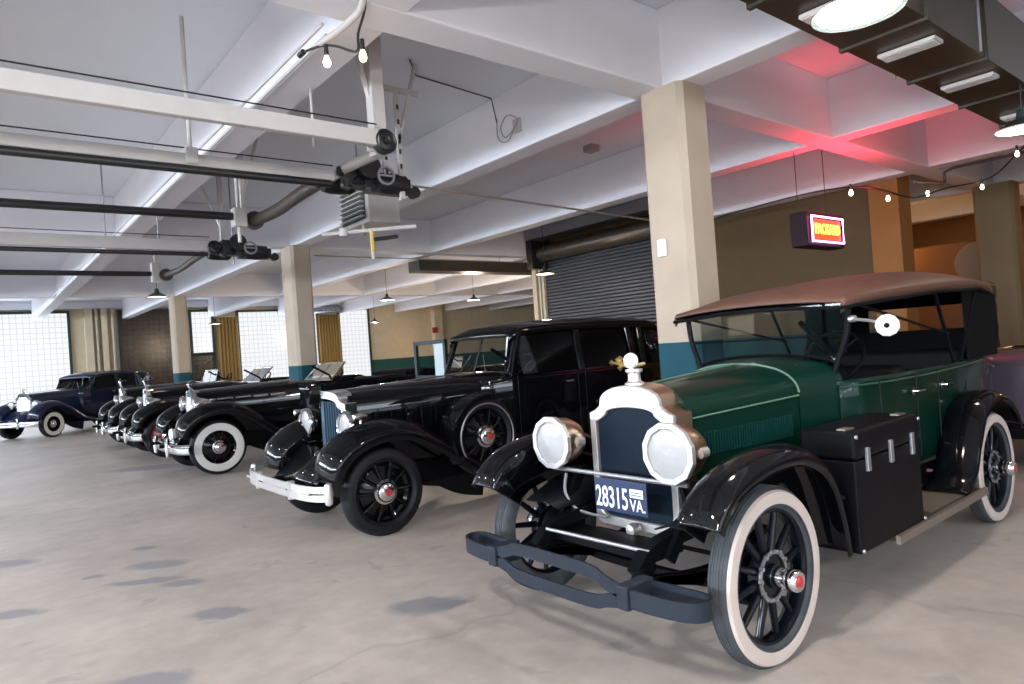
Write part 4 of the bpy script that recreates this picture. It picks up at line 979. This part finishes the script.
# spring bumper of flat bars with a divided loop
def flatbar(bm, pts, h, t=0.012, n=6):
    P = spline(pts, n); rows = []
    for i, p in enumerate(P):
        tt = (P[min(i+1, len(P)-1)] - P[max(i-1, 0)]).normalized(); a = Vector((tt.y, -tt.x, 0)).normalized()
        rows.append([p + a*t/2 + Vector((0,0,h/2)), p - a*t/2 + Vector((0,0,h/2)), p - a*t/2 - Vector((0,0,h/2)), p + a*t/2 - Vector((0,0,h/2))])
    grid(bm, rows, True, True)
bx = -0.84
bm = nb()
flatbar(bm, [(bx, -0.50, 0.470), (bx, -0.38, 0.495), (bx, -0.28, 0.530), (bx, 0.0, 0.535), (bx, 0.28, 0.530), (bx, 0.38, 0.500), (bx, 0.50, 0.470)], 0.066, 0.014)
flatbar(bm, [(bx, -0.50, 0.442), (bx, -0.38, 0.415), (bx, -0.28, 0.390), (bx, 0.0, 0.385), (bx, 0.28, 0.390), (bx, 0.38, 0.420), (bx, 0.50, 0.442)], 0.066, 0.014)
for s in (-1, 1):
    flatbar(bm, [(bx, s*0.46, 0.456), (bx, s*0.60, 0.456), (bx + 0.02, s*0.76, 0.456), (bx + 0.06, s*0.84, 0.456), (bx + 0.12, s*0.86, 0.456), (bx + 0.17, s*0.82, 0.456), (bx + 0.17, s*0.68, 0.456), (bx + 0.15, s*0.45, 0.456)], 0.085, 0.014)
BP = finish(bm, 'bumper', bumper_blue, T, angle=30)
bm = nb()
for y in (-0.49, 0.49): box(bm, bx - 0.022, bx + 0.17, y - 0.035, y + 0.035, 0.40, 0.512)
split_parts(bm, 'bumper_clamp', bumper_blue, BP, smooth=False, bevel=0.008)
bm = nb()
for s in (-1, 1): bar(bm, (bx + 0.15, s*0.42, 0.46), (-0.5, s*0.38, 0.50), 0.03, 0.06)
split_parts(bm, 'bumper_bracket', chassis, BP, smooth=False)

# trunk standing on the running board
K = empty('travel_trunk', 'black travel trunk with metal clasps strapped on the green car\'s running board', 'trunk', (TX + 0.97, TY - 0.79, 0.39))
bm = nb(); box(bm, -0.43, 0.43, -0.15, 0.15, 0.0, 0.50); finish(bm, 'trunk_body', trunk_m, K, smooth=False, bevel=0.012)
bm = nb(); box(bm, -0.435, 0.435, -0.155, 0.155, 0.505, 0.66); finish(bm, 'trunk_lid', trunk_m, K, smooth=False, bevel=0.018)
for x in (-0.30, 0.0, 0.30):
    bm = nb(); box(bm, x - 0.02, x + 0.02, -0.168, -0.15, 0.43, 0.56); finish(bm, 'clasp', steel, K, smooth=False, bevel=0.004)
for x in (-0.36, 0.34):
    bm = nb(); box(bm, x - 0.05, x + 0.05, -0.10, -0.05, 0.655, 0.668); finish(bm, 'lid_hinge', rbtrim, K, smooth=False)
bm = nb()
for x in (-0.42, 0.42):
    for z in (0.02, 0.63): lathe(bm, [(0, -0.012), (0.011, -0.008), (0.013, 0), (0, 0.01)], 'y', (x, -0.155, z), 10)
split_parts(bm, 'corner_stud', steel, K)
bm = nb(); tube(bm, [(-0.445, -0.08, 0.3), (-0.475, -0.05, 0.31), (-0.475, 0.05, 0.31), (-0.445, 0.08, 0.3)], 0.014, 8); finish(bm, 'carry_handle', leather, K)

# ------------------------------------------------------------------ 1930s cars
def classic(name, label, loc, rz=0.0, paint=None, closed=True, R=0.40, track=0.72, WB=3.55, ww=None, ww_m=None, wheel_m=None, kind='disc',
            hood=1.15, belt=1.33, ztop=1.90, xend=4.75, half=0.74, spare=False, grille='vee', lamps='bowl', lamp=(-0.25, 0.48, 1.0, 0.145),
            bump='bars', louvre='none', mascot=True, door_open=False, raked=False, hub_r=0.085, fend=None, fold_top=False, mascot_z=0.12, rt=1.33, simple=False, horns=False, fog=False, shift=0.0, over=0.0, fz=0.0, badge=False):
    paint = paint or black
    C = empty(name, label, 'car', loc, rz)
    w = make_wheel(C, (0, -track, R), R, 0.17, kind, -1, ww, wheel_m or black, rubber, ww_m, hub_r, 0.09)
    if not badge:
        for hb_ in w.children:
            if hb_.name.startswith('hub_badge'): hb_.data.materials.clear(); hb_.data.materials.append(steel)
    copy_wheel(w, (0, track, R), 1); copy_wheel(w, (WB, -track, R), -1); copy_wheel(w, (WB, track, R), 1)
    hc = 0.30
    xr = -0.20 + shift
    # hood and cowl
    bm = nb()
    loft(bm, [dict(x=xr + 0.06, hw=hc - 0.005, zb=0.62, zt=rt - 0.01, zc=rt - 0.16, nt=2.0, nbm=10), dict(x=hood*0.35, hw=hc + 0.05, zb=0.60, zt=rt + 0.012, zc=rt - 0.14, nt=2.1, nbm=10),
              dict(x=hood*0.75, hw=hc + 0.14, zb=0.58, zt=rt + 0.03, zc=rt - 0.13, nt=2.3, nbm=10), dict(x=hood, hw=hc + 0.22, zb=0.56, zt=rt + 0.045, zc=rt - 0.12, nt=2.5, nbm=10)])
    HD = finish(bm, 'hood', paint, C)
    bm = nb(); tube(bm, [(xr + 0.08, 0, rt - 0.008), (hood*0.35, 0, rt + 0.014), (hood, 0, rt + 0.047)], 0.008, 6)
    finish(bm, 'hood_ridge', chrome, HD)
    if louvre == 'vents':
        bm = nb()
        for s in (-1, 1):
            for k in range(5):
                x = 0.15 + k*0.16; box(bm, x, x + 0.12, min(s*(hc + 0.04 + 0.12*x), s*(hc + 0.07 + 0.12*x)), max(s*(hc + 0.04 + 0.12*x), s*(hc + 0.07 + 0.12*x)), 0.86, 1.10)
        split_parts(bm, 'hood_vent', paint, HD, smooth=False, bevel=0.012)
    if louvre == 'strips':
        for s in (-1, 1):
            for k in range(4):
                x = 0.12 + k*0.27; y = s*(hc + 0.07 + 0.14*x)
                bm = nb(); tube(bm, [(x, y, rt - 0.17), (x + 0.23, y + s*0.035, rt - 0.165)], 0.020, 8); finish(bm, 'louvre_strip', chrome, HD)
    # radiator shell
    bm = nb()
    def shell(x, hw, zb, zt, vee): 
        pts = yoke(hw, zb, zt - 0.13, zt, rb=0.05); return [(x - vee * max(0, 1 - abs(y) / hw), y, z) for y, z in pts]
    v = 0.10 if grille == 'vee' else 0.03
    gh = 0.305 if grille != 'tall' else 0.27
    gb = 0.55
    outer_f = shell(xr, gh, gb, rt, v); outer_b = shell(xr + 0.12, gh + 0.004, gb, rt + 0.004, 0); inner_f = shell(xr, gh - 0.035, gb + 0.05, rt - 0.07, v)
    inner_b = [(x + 0.05, y, z) for x, y, z in inner_f]
    grid(bm, [outer_b, outer_f, inner_f, inner_b], True)
    RAD = finish(bm, 'radiator_shell', chrome, C, angle=30)
    bm = nb(); n = 17
    for k in range(n):
        y = -(gh - 0.05) + k * 2*(gh - 0.05)/(n - 1); zt = rt - 0.20 + (0.10 * (1 - (y/(gh - 0.04))**2) ** 0.5 if abs(y) < gh - 0.04 else 0)
        x = xr - v * max(0, 1 - abs(y)/gh) + 0.015
        box(bm, x, x + 0.03, y - 0.008, y + 0.008, gb + 0.05, zt)
    finish(bm, 'grille_bars', shutter if grille == 'vee' else mat('bright_grille', (0.85, 0.85, 0.88), 0.45, 0.4), RAD, smooth=False)
    bm = nb(); grid(bm, [[(xr + 0.06, -gh + 0.03, gb + 0.04), (xr + 0.06, gh - 0.03, gb + 0.04)], [(xr + 0.06, -gh + 0.03, rt - 0.15), (xr + 0.06, gh - 0.03, rt - 0.15)]]); finish(bm, 'grille_backing', darkcore, RAD, smooth=False)
    if mascot:
        bm = nb(); lathe(bm, [(0, 0), (0.04, 0), (0.03, 0.02), (0.02, 0.04), (0, 0.05)], 'z', (xr + 0.03, 0, rt), 16)
        tube(bm, [(xr + 0.03, 0, rt + 0.03), (xr - 0.01, 0, rt + 0.03 + mascot_z*0.6), (xr + 0.02, 0, rt + 0.03 + mascot_z)], 0.02, 8, 0.008, 4)
        tube(bm, [(xr + 0.0, 0, rt + mascot_z*0.8), (xr + 0.14, 0, rt + mascot_z*0.9)], 0.016, 8, 0.004)
        finish(bm, 'mascot', chrome, RAD)
    # fenders
    fp = [(-0.53, 0.57 + fz), (-0.50, 0.70 + fz), (-0.40, 0.82 + fz), (-0.22, 0.915 + fz), (0.02, 0.955 + fz), (0.28, 0.92 + fz), (0.56, 0.78 + fz*0.7), (0.86, 0.58), (1.12, 0.43), (1.40, 0.36)]
    for s in (-1, 1): fender(C, fp, 0.90, 0.42, s, paint, crown=0.10, lip=0.09, skirt=0.30, nose_round=0.12)
    b = WB
    rp = [(b - 0.95, 0.38), (b - 0.70, 0.55), (b - 0.5, 0.80), (b - 0.26, 0.97), (b + 0.02, 1.03), (b + 0.32, 0.98), (b + 0.56, 0.80), (b + 0.72, 0.52)]
    for s in (-1, 1): fender(C, rp, 0.90, 0.60, s, paint, crown=0.08, lip=0.10, skirt=0.12, name='rear_fender')
    for s in (-1, 1):
        bm = nb(); box(bm, 1.1, b - 0.7, min(s*0.60, s*0.88), max(s*0.60, s*0.88), 0.32, 0.36); rb = finish(bm, 'running_board', chassis, C, smooth=False, bevel=0.01)
        bm = nb(); box(bm, 1.1, b - 0.7, min(s*0.88, s*0.895), max(s*0.88, s*0.895), 0.335, 0.36); finish(bm, 'board_edge', chrome if not closed else steel, rb, smooth=False)
        if lamps == 'bowl':
            bm = nb(); lathe(bm, [(0, -0.06), (0.028, -0.05), (0.034, 0.0), (0.025, 0.06), (0, 0.10)], 'x', (-0.18, s*0.70, 1.10), 14); tube(bm, [(-0.16, s*0.70, 1.04), (-0.16, s*0.70, 1.09)], 0.012, 6); finish(bm, 'parking_lamp', chrome, C)
    # chassis
    bm = nb(); box(bm, -0.25, b + 0.6, -0.45, 0.45, 0.34, 0.56)
    for xx in (0, b): tube(bm, [(xx, -track, R), (xx, track, R)], 0.04, 8)
    tube(bm, [(-0.75, -0.35, 0.5), (0, -0.38, 0.5)], 0.03, 6); tube(bm, [(-0.75, 0.35, 0.5), (0, 0.38, 0.5)], 0.03, 6)
    bm2 = bm; finish(bm2, 'chassis_frame', chassis, C, smooth=False)
    bm = nb(); grid(bm, [[(-0.3, -0.5, 0.8), (-0.3, 0.5, 0.8)], [(-0.45, -0.5, 0.62), (-0.45, 0.5, 0.62)], [(-0.6, -0.5, 0.45), (-0.6, 0.5, 0.45)]]); finish(bm, 'front_apron', paint, C, solid=0.01)
    for s in (-1, 1):
        headlight(C, (lamp[0], s*lamp[1], lamp[2]), lamp[3], 'bowl', chrome, paint if lamps == 'bowl' else chrome, 0.24)
        bm = nb(); tube(bm, [(lamp[0] + 0.08, s*lamp[1], lamp[2] - lamp[3]*0.8), (lamp[0] + 0.12, s*(lamp[1] + 0.02), 0.8)], 0.02, 8); finish(bm, 'headlight_post', paint, C)
        if horns:
            bm = nb(); lathe(bm, [(0.065, -0.10), (0.055, -0.08), (0.03, -0.03), (0.018, 0.1), (0.018, 0.25)], 'x', (lamp[0] + 0.02, s*(lamp[1] - 0.02), 0.80), 18); finish(bm, 'horn', chrome, C)
    # bumper
    bxx = -0.74 + over
    bm = nb()
    if bump == 'bars':
        for z in (0.545, 0.475):
            flatbar(bm, [(bxx + 0.13, -0.93, z), (bxx + 0.05, -0.80, z), (bxx, -0.45, z), (bxx, 0.45, z), (bxx + 0.05, 0.80, z), (bxx + 0.13, 0.93, z)], 0.058, 0.018)
        flatbar(bm, [(bxx + 0.012, -0.8, 0.51), (bxx + 0.012, 0.8, 0.51)], 0.02, 0.01)
        for y in (-0.93, 0.93): lathe(bm, [(0, -0.10), (0.03, -0.085), (0.04, 0), (0.03, 0.085), (0, 0.10)], 'z', (bxx + 0.13, y, 0.51), 14)
        for y in (-0.42, 0.42): box(bm, bxx - 0.02, bxx + 0.03, y - 0.03, y + 0.03, 0.43, 0.59)
    else:
        P = spline([(bxx + 0.16, -0.92, 0.45), (bxx + 0.04, -0.75, 0.45), (bxx, -0.4, 0.45), (bxx, 0.4, 0.45), (bxx + 0.04, 0.75, 0.45), (bxx + 0.16, 0.92, 0.45)], 5)
        grid(bm, [[(p.x + dx, p.y, p.z + dz) for dx, dz in ((0.02, 0.075), (-0.012, 0.05), (-0.02, 0), (-0.012, -0.05), (0.02, -0.075))] for p in P])
        for y in (-0.4, 0.4): lathe(bm, [(0, -0.14), (0.03, -0.12), (0.04, 0), (0.03, 0.14), (0, 0.17)], 'z', (bxx - 0.03, y, 0.47), 12)
    for y in (-0.36, 0.36): bar(bm, (bxx, y, 0.5), (-0.2, y, 0.5), 0.02, 0.05)
    finish(bm, 'bumper', chrome if bump != 'bars' else mat('bumper_silver', (0.78, 0.76, 0.76), 0.3, 0.8), C, angle=35)
    if fog:
        for s in (-1,): 
            bm = nb(); lathe(bm, [(0, -0.03), (0.07, -0.025), (0.09, 0.0), (0.07, 0.06), (0, 0.1)], 'x', (-0.55, s*0.25, 0.66), 18); tube(bm, [(-0.53, s*0.25, 0.5), (-0.53, s*0.25, 0.6)], 0.014, 6); finish(bm, 'fog_lamp', whitem, C)
    # lower body
    hb, ht = half - 0.04, half - 0.02
    secs = [(hood - 0.03, hc + 0.20, hc + 0.22, 0.40, rt - 0.03), (hood + 0.25, hb - 0.10, ht - 0.12, 0.38, belt - 0.005), (hood + 0.7, hb - 0.01, ht - 0.03, 0.38, belt), (hood + 1.5, hb, ht, 0.38, belt),
            (xend - 1.4, hb, ht, 0.40, belt), (xend - 0.8, hb - 0.03, ht - 0.02, 0.44, belt), (xend - 0.25, hb - 0.13, ht - 0.10, 0.50, belt - 0.03), (xend, hb - 0.30, ht - 0.30, 0.56, belt - 0.10)]
    BODY = tub(C, secs, paint, 'body')
    bm = nb(); prism(bm, [(-(ht-0.30), belt - 0.12), (-(hb-0.32), 0.56), (hb - 0.32, 0.56), (ht - 0.30, belt - 0.12)], 'x', xend - 0.03, xend); finish(bm, 'rear_panel', paint, BODY, smooth=False)
    loftx = hood + 0.02
    bm = nb(); loft(bm, [dict(x=hood - 0.02, hw=hc + 0.215, zb=0.8, zt=rt + 0.043, zc=rt - 0.12, nt=2.5, nbm=10), dict(x=hood + 0.18, hw=half - 0.15, zb=0.8, zt=belt + 0.055, zc=belt - 0.10, nt=3, nbm=10), dict(x=hood + 0.30, hw=half - 0.10, zb=0.8, zt=belt + 0.05, zc=belt - 0.08, nt=3.5, nbm=10)]); finish(bm, 'cowl', paint, C)
    for s in (-1, 1):
        for k, (x0, x1) in enumerate(((hood + 0.36, hood + 1.22), (hood + 1.34, hood + 2.25))):
            y = s*(ht + 0.006)
            if not closed and k: continue
            bm = nb(); tube(bm, [(x0, y - s*(0.06 if k == 0 else 0), belt - 0.01), (x0, y - s*(0.06 if k == 0 else 0), 0.46), (x1, y, 0.46), (x1, y, belt - 0.01)], 0.004, 4); dd = finish(bm, 'door', mat_seam(), C)
            hx = x1 - 0.10 if k else x0 + 0.72
            bm = nb(); tube(bm, [(hx, y, belt - 0.12), (hx, y + s*0.05, belt - 0.12), (hx - 0.11, y + s*0.055, belt - 0.12)], 0.011, 8); finish(bm, 'door_handle', chrome, dd)
        bm = nb(); tube(bm, [(x, s*(q + 0.006), zt - 0.045) for x, _, q, _, zt in secs[:-2]], 0.006, 6, None, 3); finish(bm, 'belt_line', paint, BODY)
    bm = nb(); box(bm, hood + 0.2, xend - 0.2, -half + 0.1, half - 0.1, 0.42, 0.46); finish(bm, 'floor_pan', chassis, C, smooth=False)
    xw = hood + 0.26
    lean = 0.18
    hwt = half - 0.14
    if closed:
        # roof
        rows = []
        zr = ztop - 0.075
        for x, dz, hw, cr in ((xw + lean - 0.10, -0.10, hwt - 0.03, 0.0), (xw + lean - 0.07, -0.055, hwt, 0.03), (xw + lean + 0.05, -0.015, hwt + 0.02, 0.055), (xw + lean + 0.5, 0.015, hwt + 0.03, 0.07), (xend - 1.5, 0.02, hwt + 0.035, 0.075), (xend - 0.7, 0.0, hwt + 0.03, 0.07), (xend - 0.32, -0.05, hwt, 0.05), (xend - 0.16, -0.14, hwt - 0.05, 0.02)):
            row = [(x, -hw - 0.005, zr + dz - 0.085), (x, -hw - 0.012, zr + dz - 0.04)]
            for k in range(17):
                t = -1 + k/8; row.append((x, hw*t, zr + dz + cr*(1 - abs(t)**3)))
            row += [(x, hw + 0.012, zr + dz - 0.04), (x, hw + 0.005, zr + dz - 0.085)]; rows.append(row)
        bm = nb(); grid(bm, rows); ROOF = finish(bm, 'roof', paint, C, solid=0.02, angle=50)
        bm = nb(); grid(bm, [[(p[0], p[1], p[2] ) for p in ((xend - 0.16, -hwt + 0.05, zr - 0.14), (xend - 0.16, hwt - 0.05, zr - 0.14))], [(xend - 0.02, -hwt + 0.03, belt + 0.15), (xend - 0.02, hwt - 0.03, belt + 0.15)], [(xend + 0.02, -ht + 0.3, belt - 0.12), (xend + 0.02, ht - 0.3, belt - 0.12)]]); finish(bm, 'rear_quarter', paint, ROOF, solid=0.02)
        for s in (-1, 1):
            xs_ = [(xw + 0.0, xw + lean), (hood + 1.28, hood + 1.30), (hood + 2.22, hood + 2.20), (xend - 0.95, xend - 0.92)]
            for k, (xa, xb) in enumerate(xs_):
                bm = nb(); bar(bm, (xa + 0.03, s*(ht - 0.07 if k == 0 else ht - 0.02), belt - 0.03), (xb + 0.03, s*(hwt + 0.01), zr - 0.05), 0.045, 0.09 if k else 0.06); finish(bm, 'pillar', paint, ROOF, smooth=False, bevel=0.01)
            bm = nb(); grid(bm, [[(xend - 0.75, s*(ht - 0.01), belt - 0.02), (xend - 0.72, s*(hwt + 0.01), zr - 0.05)], [(xend - 0.4, s*(ht - 0.04), belt - 0.02), (xend - 0.35, s*(hwt), zr - 0.09)], [(xend - 0.02, s*(ht - 0.2), belt - 0.03), (xend - 0.14, s*(hwt - 0.04), zr - 0.17)]]); finish(bm, 'quarter_panel', paint, ROOF, solid=0.03)
            for xa, xb in ((hood + 0.42, hood + 1.26), (hood + 1.34, hood + 2.2), (hood + 2.28, xend - 0.75)):
                if door_open and s > 0 and xa < hood + 1: continue
                bm = nb(); prism(bm, [(0, 0), (1, 0), (1, 1), (0, 1)], 'y', 0, 0.004)
                for vtx in bm.verts:
                    u_, t_, w_ = vtx.co.x, vtx.co.z, vtx.co.y
                    vtx.co = Vector((xa + (xb - xa)*u_, s*((ht - 0.03)*(1 - t_) + hwt*t_ - w_), belt + (zr - 0.06 - belt)*t_))
                finish(bm, 'side_window', dkglass, ROOF, smooth=False)
        bm = nb(); 
        A = [(xw + 0.01, -(ht - 0.10), belt + 0.03), (xw + 0.01, (ht - 0.10), belt + 0.03), (xw + lean, hwt - 0.03, zr - 0.07), (xw + lean, -(hwt - 0.03), zr - 0.07)]
        tube(bm, A + [A[0]], 0.014, 6); tube(bm, [(xw, 0, belt + 0.05), (xw + lean, 0, zr - 0.05)], 0.012, 6)
        WS = finish(bm, 'windshield_frame', mat('frame_gloss', (0.02, 0.025, 0.03), 0.25, 0.3, 0.5), C)
        bm = nb(); bm.faces.new([bm.verts.new(p) for p in A]); finish(bm, 'windshield_glass', dkglass, WS, smooth=False)
        bm = nb()
        for s in (-1, 1): tube(bm, [(xw - 0.02, s*0.25, belt + 0.05), (xw + 0.06, s*0.12, belt + 0.24)], 0.006, 5)
        split_parts(bm, 'wiper', chrome, WS)
    else:
        xw2 = xw + (0.25 if raked else 0.1)
        ln = 0.30 if raked else 0.10
        A = [(xw2, -(ht - 0.12), belt + 0.02), (xw2, ht - 0.12, belt + 0.02), (xw2 + ln, ht - 0.16, belt + 0.32), (xw2 + ln, -(ht - 0.16), belt + 0.32)]
        bm = nb(); tube(bm, A + [A[0], A[1]], 0.016, 6); tube(bm, [(xw2, 0, belt + 0.02), (xw2 + ln, 0, belt + 0.32)], 0.010, 6)
        WS = finish(bm, 'windshield_frame', chrome, C)
        bm = nb(); bm.faces.new([bm.verts.new(p) for p in A]); finish(bm, 'windshield_glass', glass, WS, smooth=False)
        bm = nb()
        for k in range(5):
            x = xend - 1.15 + k * 0.14
            lathe(bm, [(0, -ht + 0.06), (0.055, -ht + 0.03), (0.07, -ht + 0.10), (0.07, ht - 0.10), (0.055, ht - 0.03), (0, ht - 0.06)], 'y', (x, 0, belt + 0.02 + 0.02*(k % 2)), 12)
        if fold_top: finish(bm, 'folded_top', fabric_dark, C)
        else: bm.free()
        bm = nb(); grid(bm, [[(x, y, belt - 0.01 + 0.03*(1 - (y/ht)**2)) for y in (-ht + 0.04, -0.3, 0, 0.3, ht - 0.04)] for x in (xend - 1.3, xend - 0.8, xend - 0.35)] + [[(xend - 0.02, y, belt - 0.12) for y in (-ht + 0.3, -0.2, 0, 0.2, ht - 0.3)]]); finish(bm, 'rear_deck', paint, C, solid=0.01)
    seat(C, hood + 1.05, half - 0.16, 0.80, leather, belt + 0.02)
    if closed: seat(C, xend - 1.2, half - 0.16, 0.80, leather, belt + 0.1)
    steering(C, (hood + 0.72, -0.32, belt + 0.04), 0.20, 0.9)
    if spare:
        for s in (-1, 1):
            sp = make_wheel(C, (spare[0], s*(spare[1]), spare[2]), R*0.98, 0.16, kind, -1 if s < 0 else 1, None, wheel_m or black, rubber, None, hub_r, 0.09)
            sp.name = 'spare_wheel'
            bm = nb(); lathe(bm, [(R*0.80, -0.088), (R*0.82, -0.094), (R*0.84, -0.088)], 'y', seg=48); finish(bm, 'trim_ring', steel, sp)
            # blister well covering the front of the spare
            bm = nb(); rows = []
            for k in range(15):
                a = PI*0.42 + k*(PI*0.75)/14; c_, s_ = math.cos(a), math.sin(a); r_ = R + 0.03
                rows.append([(spare[0] + r_*c_, s*(spare[1] - 0.16), spare[2] + r_*s_), (spare[0] + (r_+.02)*c_, s*spare[1], spare[2] + (r_+.02)*s_), (spare[0] + r_*c_, s*(spare[1] + 0.10), spare[2] + r_*s_), (spare[0] + (r_ - 0.06)*c_, s*(spare[1] + 0.12), spare[2] + (r_ - 0.06)*s_)])
            grid(bm, rows); finish(bm, 'spare_well', paint, C, solid=0.01)
    if door_open:
        # far side front door swung out, hinge at the windscreen pillar
        hx, hy = xw + lean*0.5 + 0.04, ht + 0.02
        d = nb(); ang = math.radians(88)
        L = 0.80
        ux, uy = math.cos(ang), math.sin(ang)
        def q(u, z, off=0.0): return (hx + ux*u - uy*off, hy + uy*u + ux*off, z)
        for z0, z1, u0, u1 in ((0.46, belt + 0.01, 0, L), (belt, zr - 0.06, 0, 0.05), (belt, zr - 0.06, L - 0.06, L), (zr - 0.11, zr - 0.06, 0, L)):
            A = [q(u0, z0, -0.02), q(u1, z0, -0.02), q(u1, z0, 0.02), q(u0, z0, 0.02)]; B_ = [q(u0, z1, -0.02), q(u1, z1, -0.02), q(u1, z1, 0.02), q(u0, z1, 0.02)]
            grid(d, [A, B_], True, True)
        dd = finish(d, 'open_door', mat('door_teal_black', (0.008, 0.02, 0.025), 0.45, spec=0.3), C, smooth=False)
        d = nb(); A = [q(0.05, belt), q(0.30, belt), q(0.30, zr - 0.11), q(0.05, zr - 0.11)]; d.faces.new([d.verts.new(p) for p in A]); finish(d, 'vent_window', mat('vent_glass_glare', (0.45, 0.5, 0.55), 0.15, 0, 0), dd, smooth=False)  # opaque pane, the glass reflection painted as a pale colour
        d = nb(); tube(d, [q(0.05, belt + 0.36, -0.03), q(0.36, belt + 0.18, -0.03)], 0.012, 6); finish(d, 'window_brace', chassis, dd)
    return C

classic('luxury_sedan', 'long black 1930s closed sedan with side spare wheel, chrome bumper and plain black tyres', (2.93, 6.35, 0), spare=(1.12, 0.80, 0.76), WB=3.62, xend=4.72,
        horns=True, louvre='vents', door_open=True, hood=1.38, shift=0.08, hub_r=0.095, ztop=1.93, mascot=False, lamp=(-0.20, 0.46, 1.0, 0.148), badge=True)
classic('convertible_car', 'low black 1930s convertible with large whitewall tyres and chrome strips on its hood', (3.0, 11.75, 0), over=0.12, fz=0.06, closed=False, R=0.42, track=0.70,
        ww=(0.255, 0.375), ww_m=white_rubber2, belt=1.26, rt=1.30, hood=1.45, raked=True, louvre='strips', lamps='bullet', lamp=(-0.22, 0.36, 1.08, 0.12), bump='blade', xend=4.6, fold_top=True, fog=True, grille='tall')
classic('convertible_car', 'black 1930s convertible with dark red front wheels and chrome front, second beyond the sedan', (2.98, 15.05, 0), over=0.12, fz=0.05, closed=False, R=0.41, track=0.72,
        wheel_m=redpaint, belt=1.26, rt=1.32, hood=1.35, raked=True, lamps='bullet', lamp=(-0.24, 0.42, 1.04, 0.125), bump='blade', xend=4.5, grille='tall', mascot_z=0.2)
classic('roadster_car', 'black 1930s roadster with chrome bumper and mascot, partly behind the one with red wheels', (2.98, 17.75, 0), over=0.12, fz=0.05, closed=False, R=0.41, track=0.72,
        belt=1.27, rt=1.32, hood=1.35, lamps='bullet', lamp=(-0.24, 0.42, 1.04, 0.125), bump='blade', xend=4.5, grille='tall', mascot_z=0.2)
classic('coupe_car', 'dark blue 1930s car with tall chrome grille and whitewalls, parked slantwise at the far left', (1.45, 23.95, 0), math.radians(38), paint=blueblack, closed=True, R=0.38, track=0.72,
        ww=(0.22, 0.335), ww_m=white_rubber2, WB=3.2, xend=4.2, hood=1.2, belt=1.28, ztop=1.80, rt=1.30, lamps='bullet', lamp=(-0.22, 0.42, 0.97, 0.12), bump='blade', grille='tall')
classic('convertible_car', 'black open car with upright windshield seen over the hoods, standing below the narrow window', (9.0, 15.9, 0), closed=False, R=0.40, belt=1.15, rt=1.12, hood=1.25, bump='blade', xend=4.4, grille='tall', mascot=False, lamps='bowl', lamp=(-0.24, 0.42, 0.9, 0.11))
classic('parked_car', 'dark grey purple open car half cut off by the right edge behind the touring car', (12.4, 2.0, 0), math.radians(182), paint=mat('plum_grey_paint', (0.06, 0.05, 0.07), 0.35, 0.1, 0.8), closed=False, R=0.40, belt=1.22, rt=1.18, hood=1.25, xend=4.4, mascot=False)

# repeats of one kind carry one group
GROUPS = {'hoist_rail': 'white door rails under the ceiling', 'torsion_pipe': 'black pipes under the ceiling', 'hanger_rod': 'rods hanging from the slab',
          'braced_post': 'braced white posts', 'door_operator': 'door motors under the ceiling', 'conduit': 'conduits along the ceiling', 'convertible_car': 'open cars in the row',
          'pipe_bracket': 'white pipe brackets', 'curtain': 'gold brown curtains', 'downpipe': 'beige downpipes on the far wall', 'string_lights': 'strings of bulbs'}
for o in COL.objects:
    b = o.name.split('.')[0]
    if o.parent is None and 'label' in o and b in GROUPS: o['group'] = GROUPS[b]
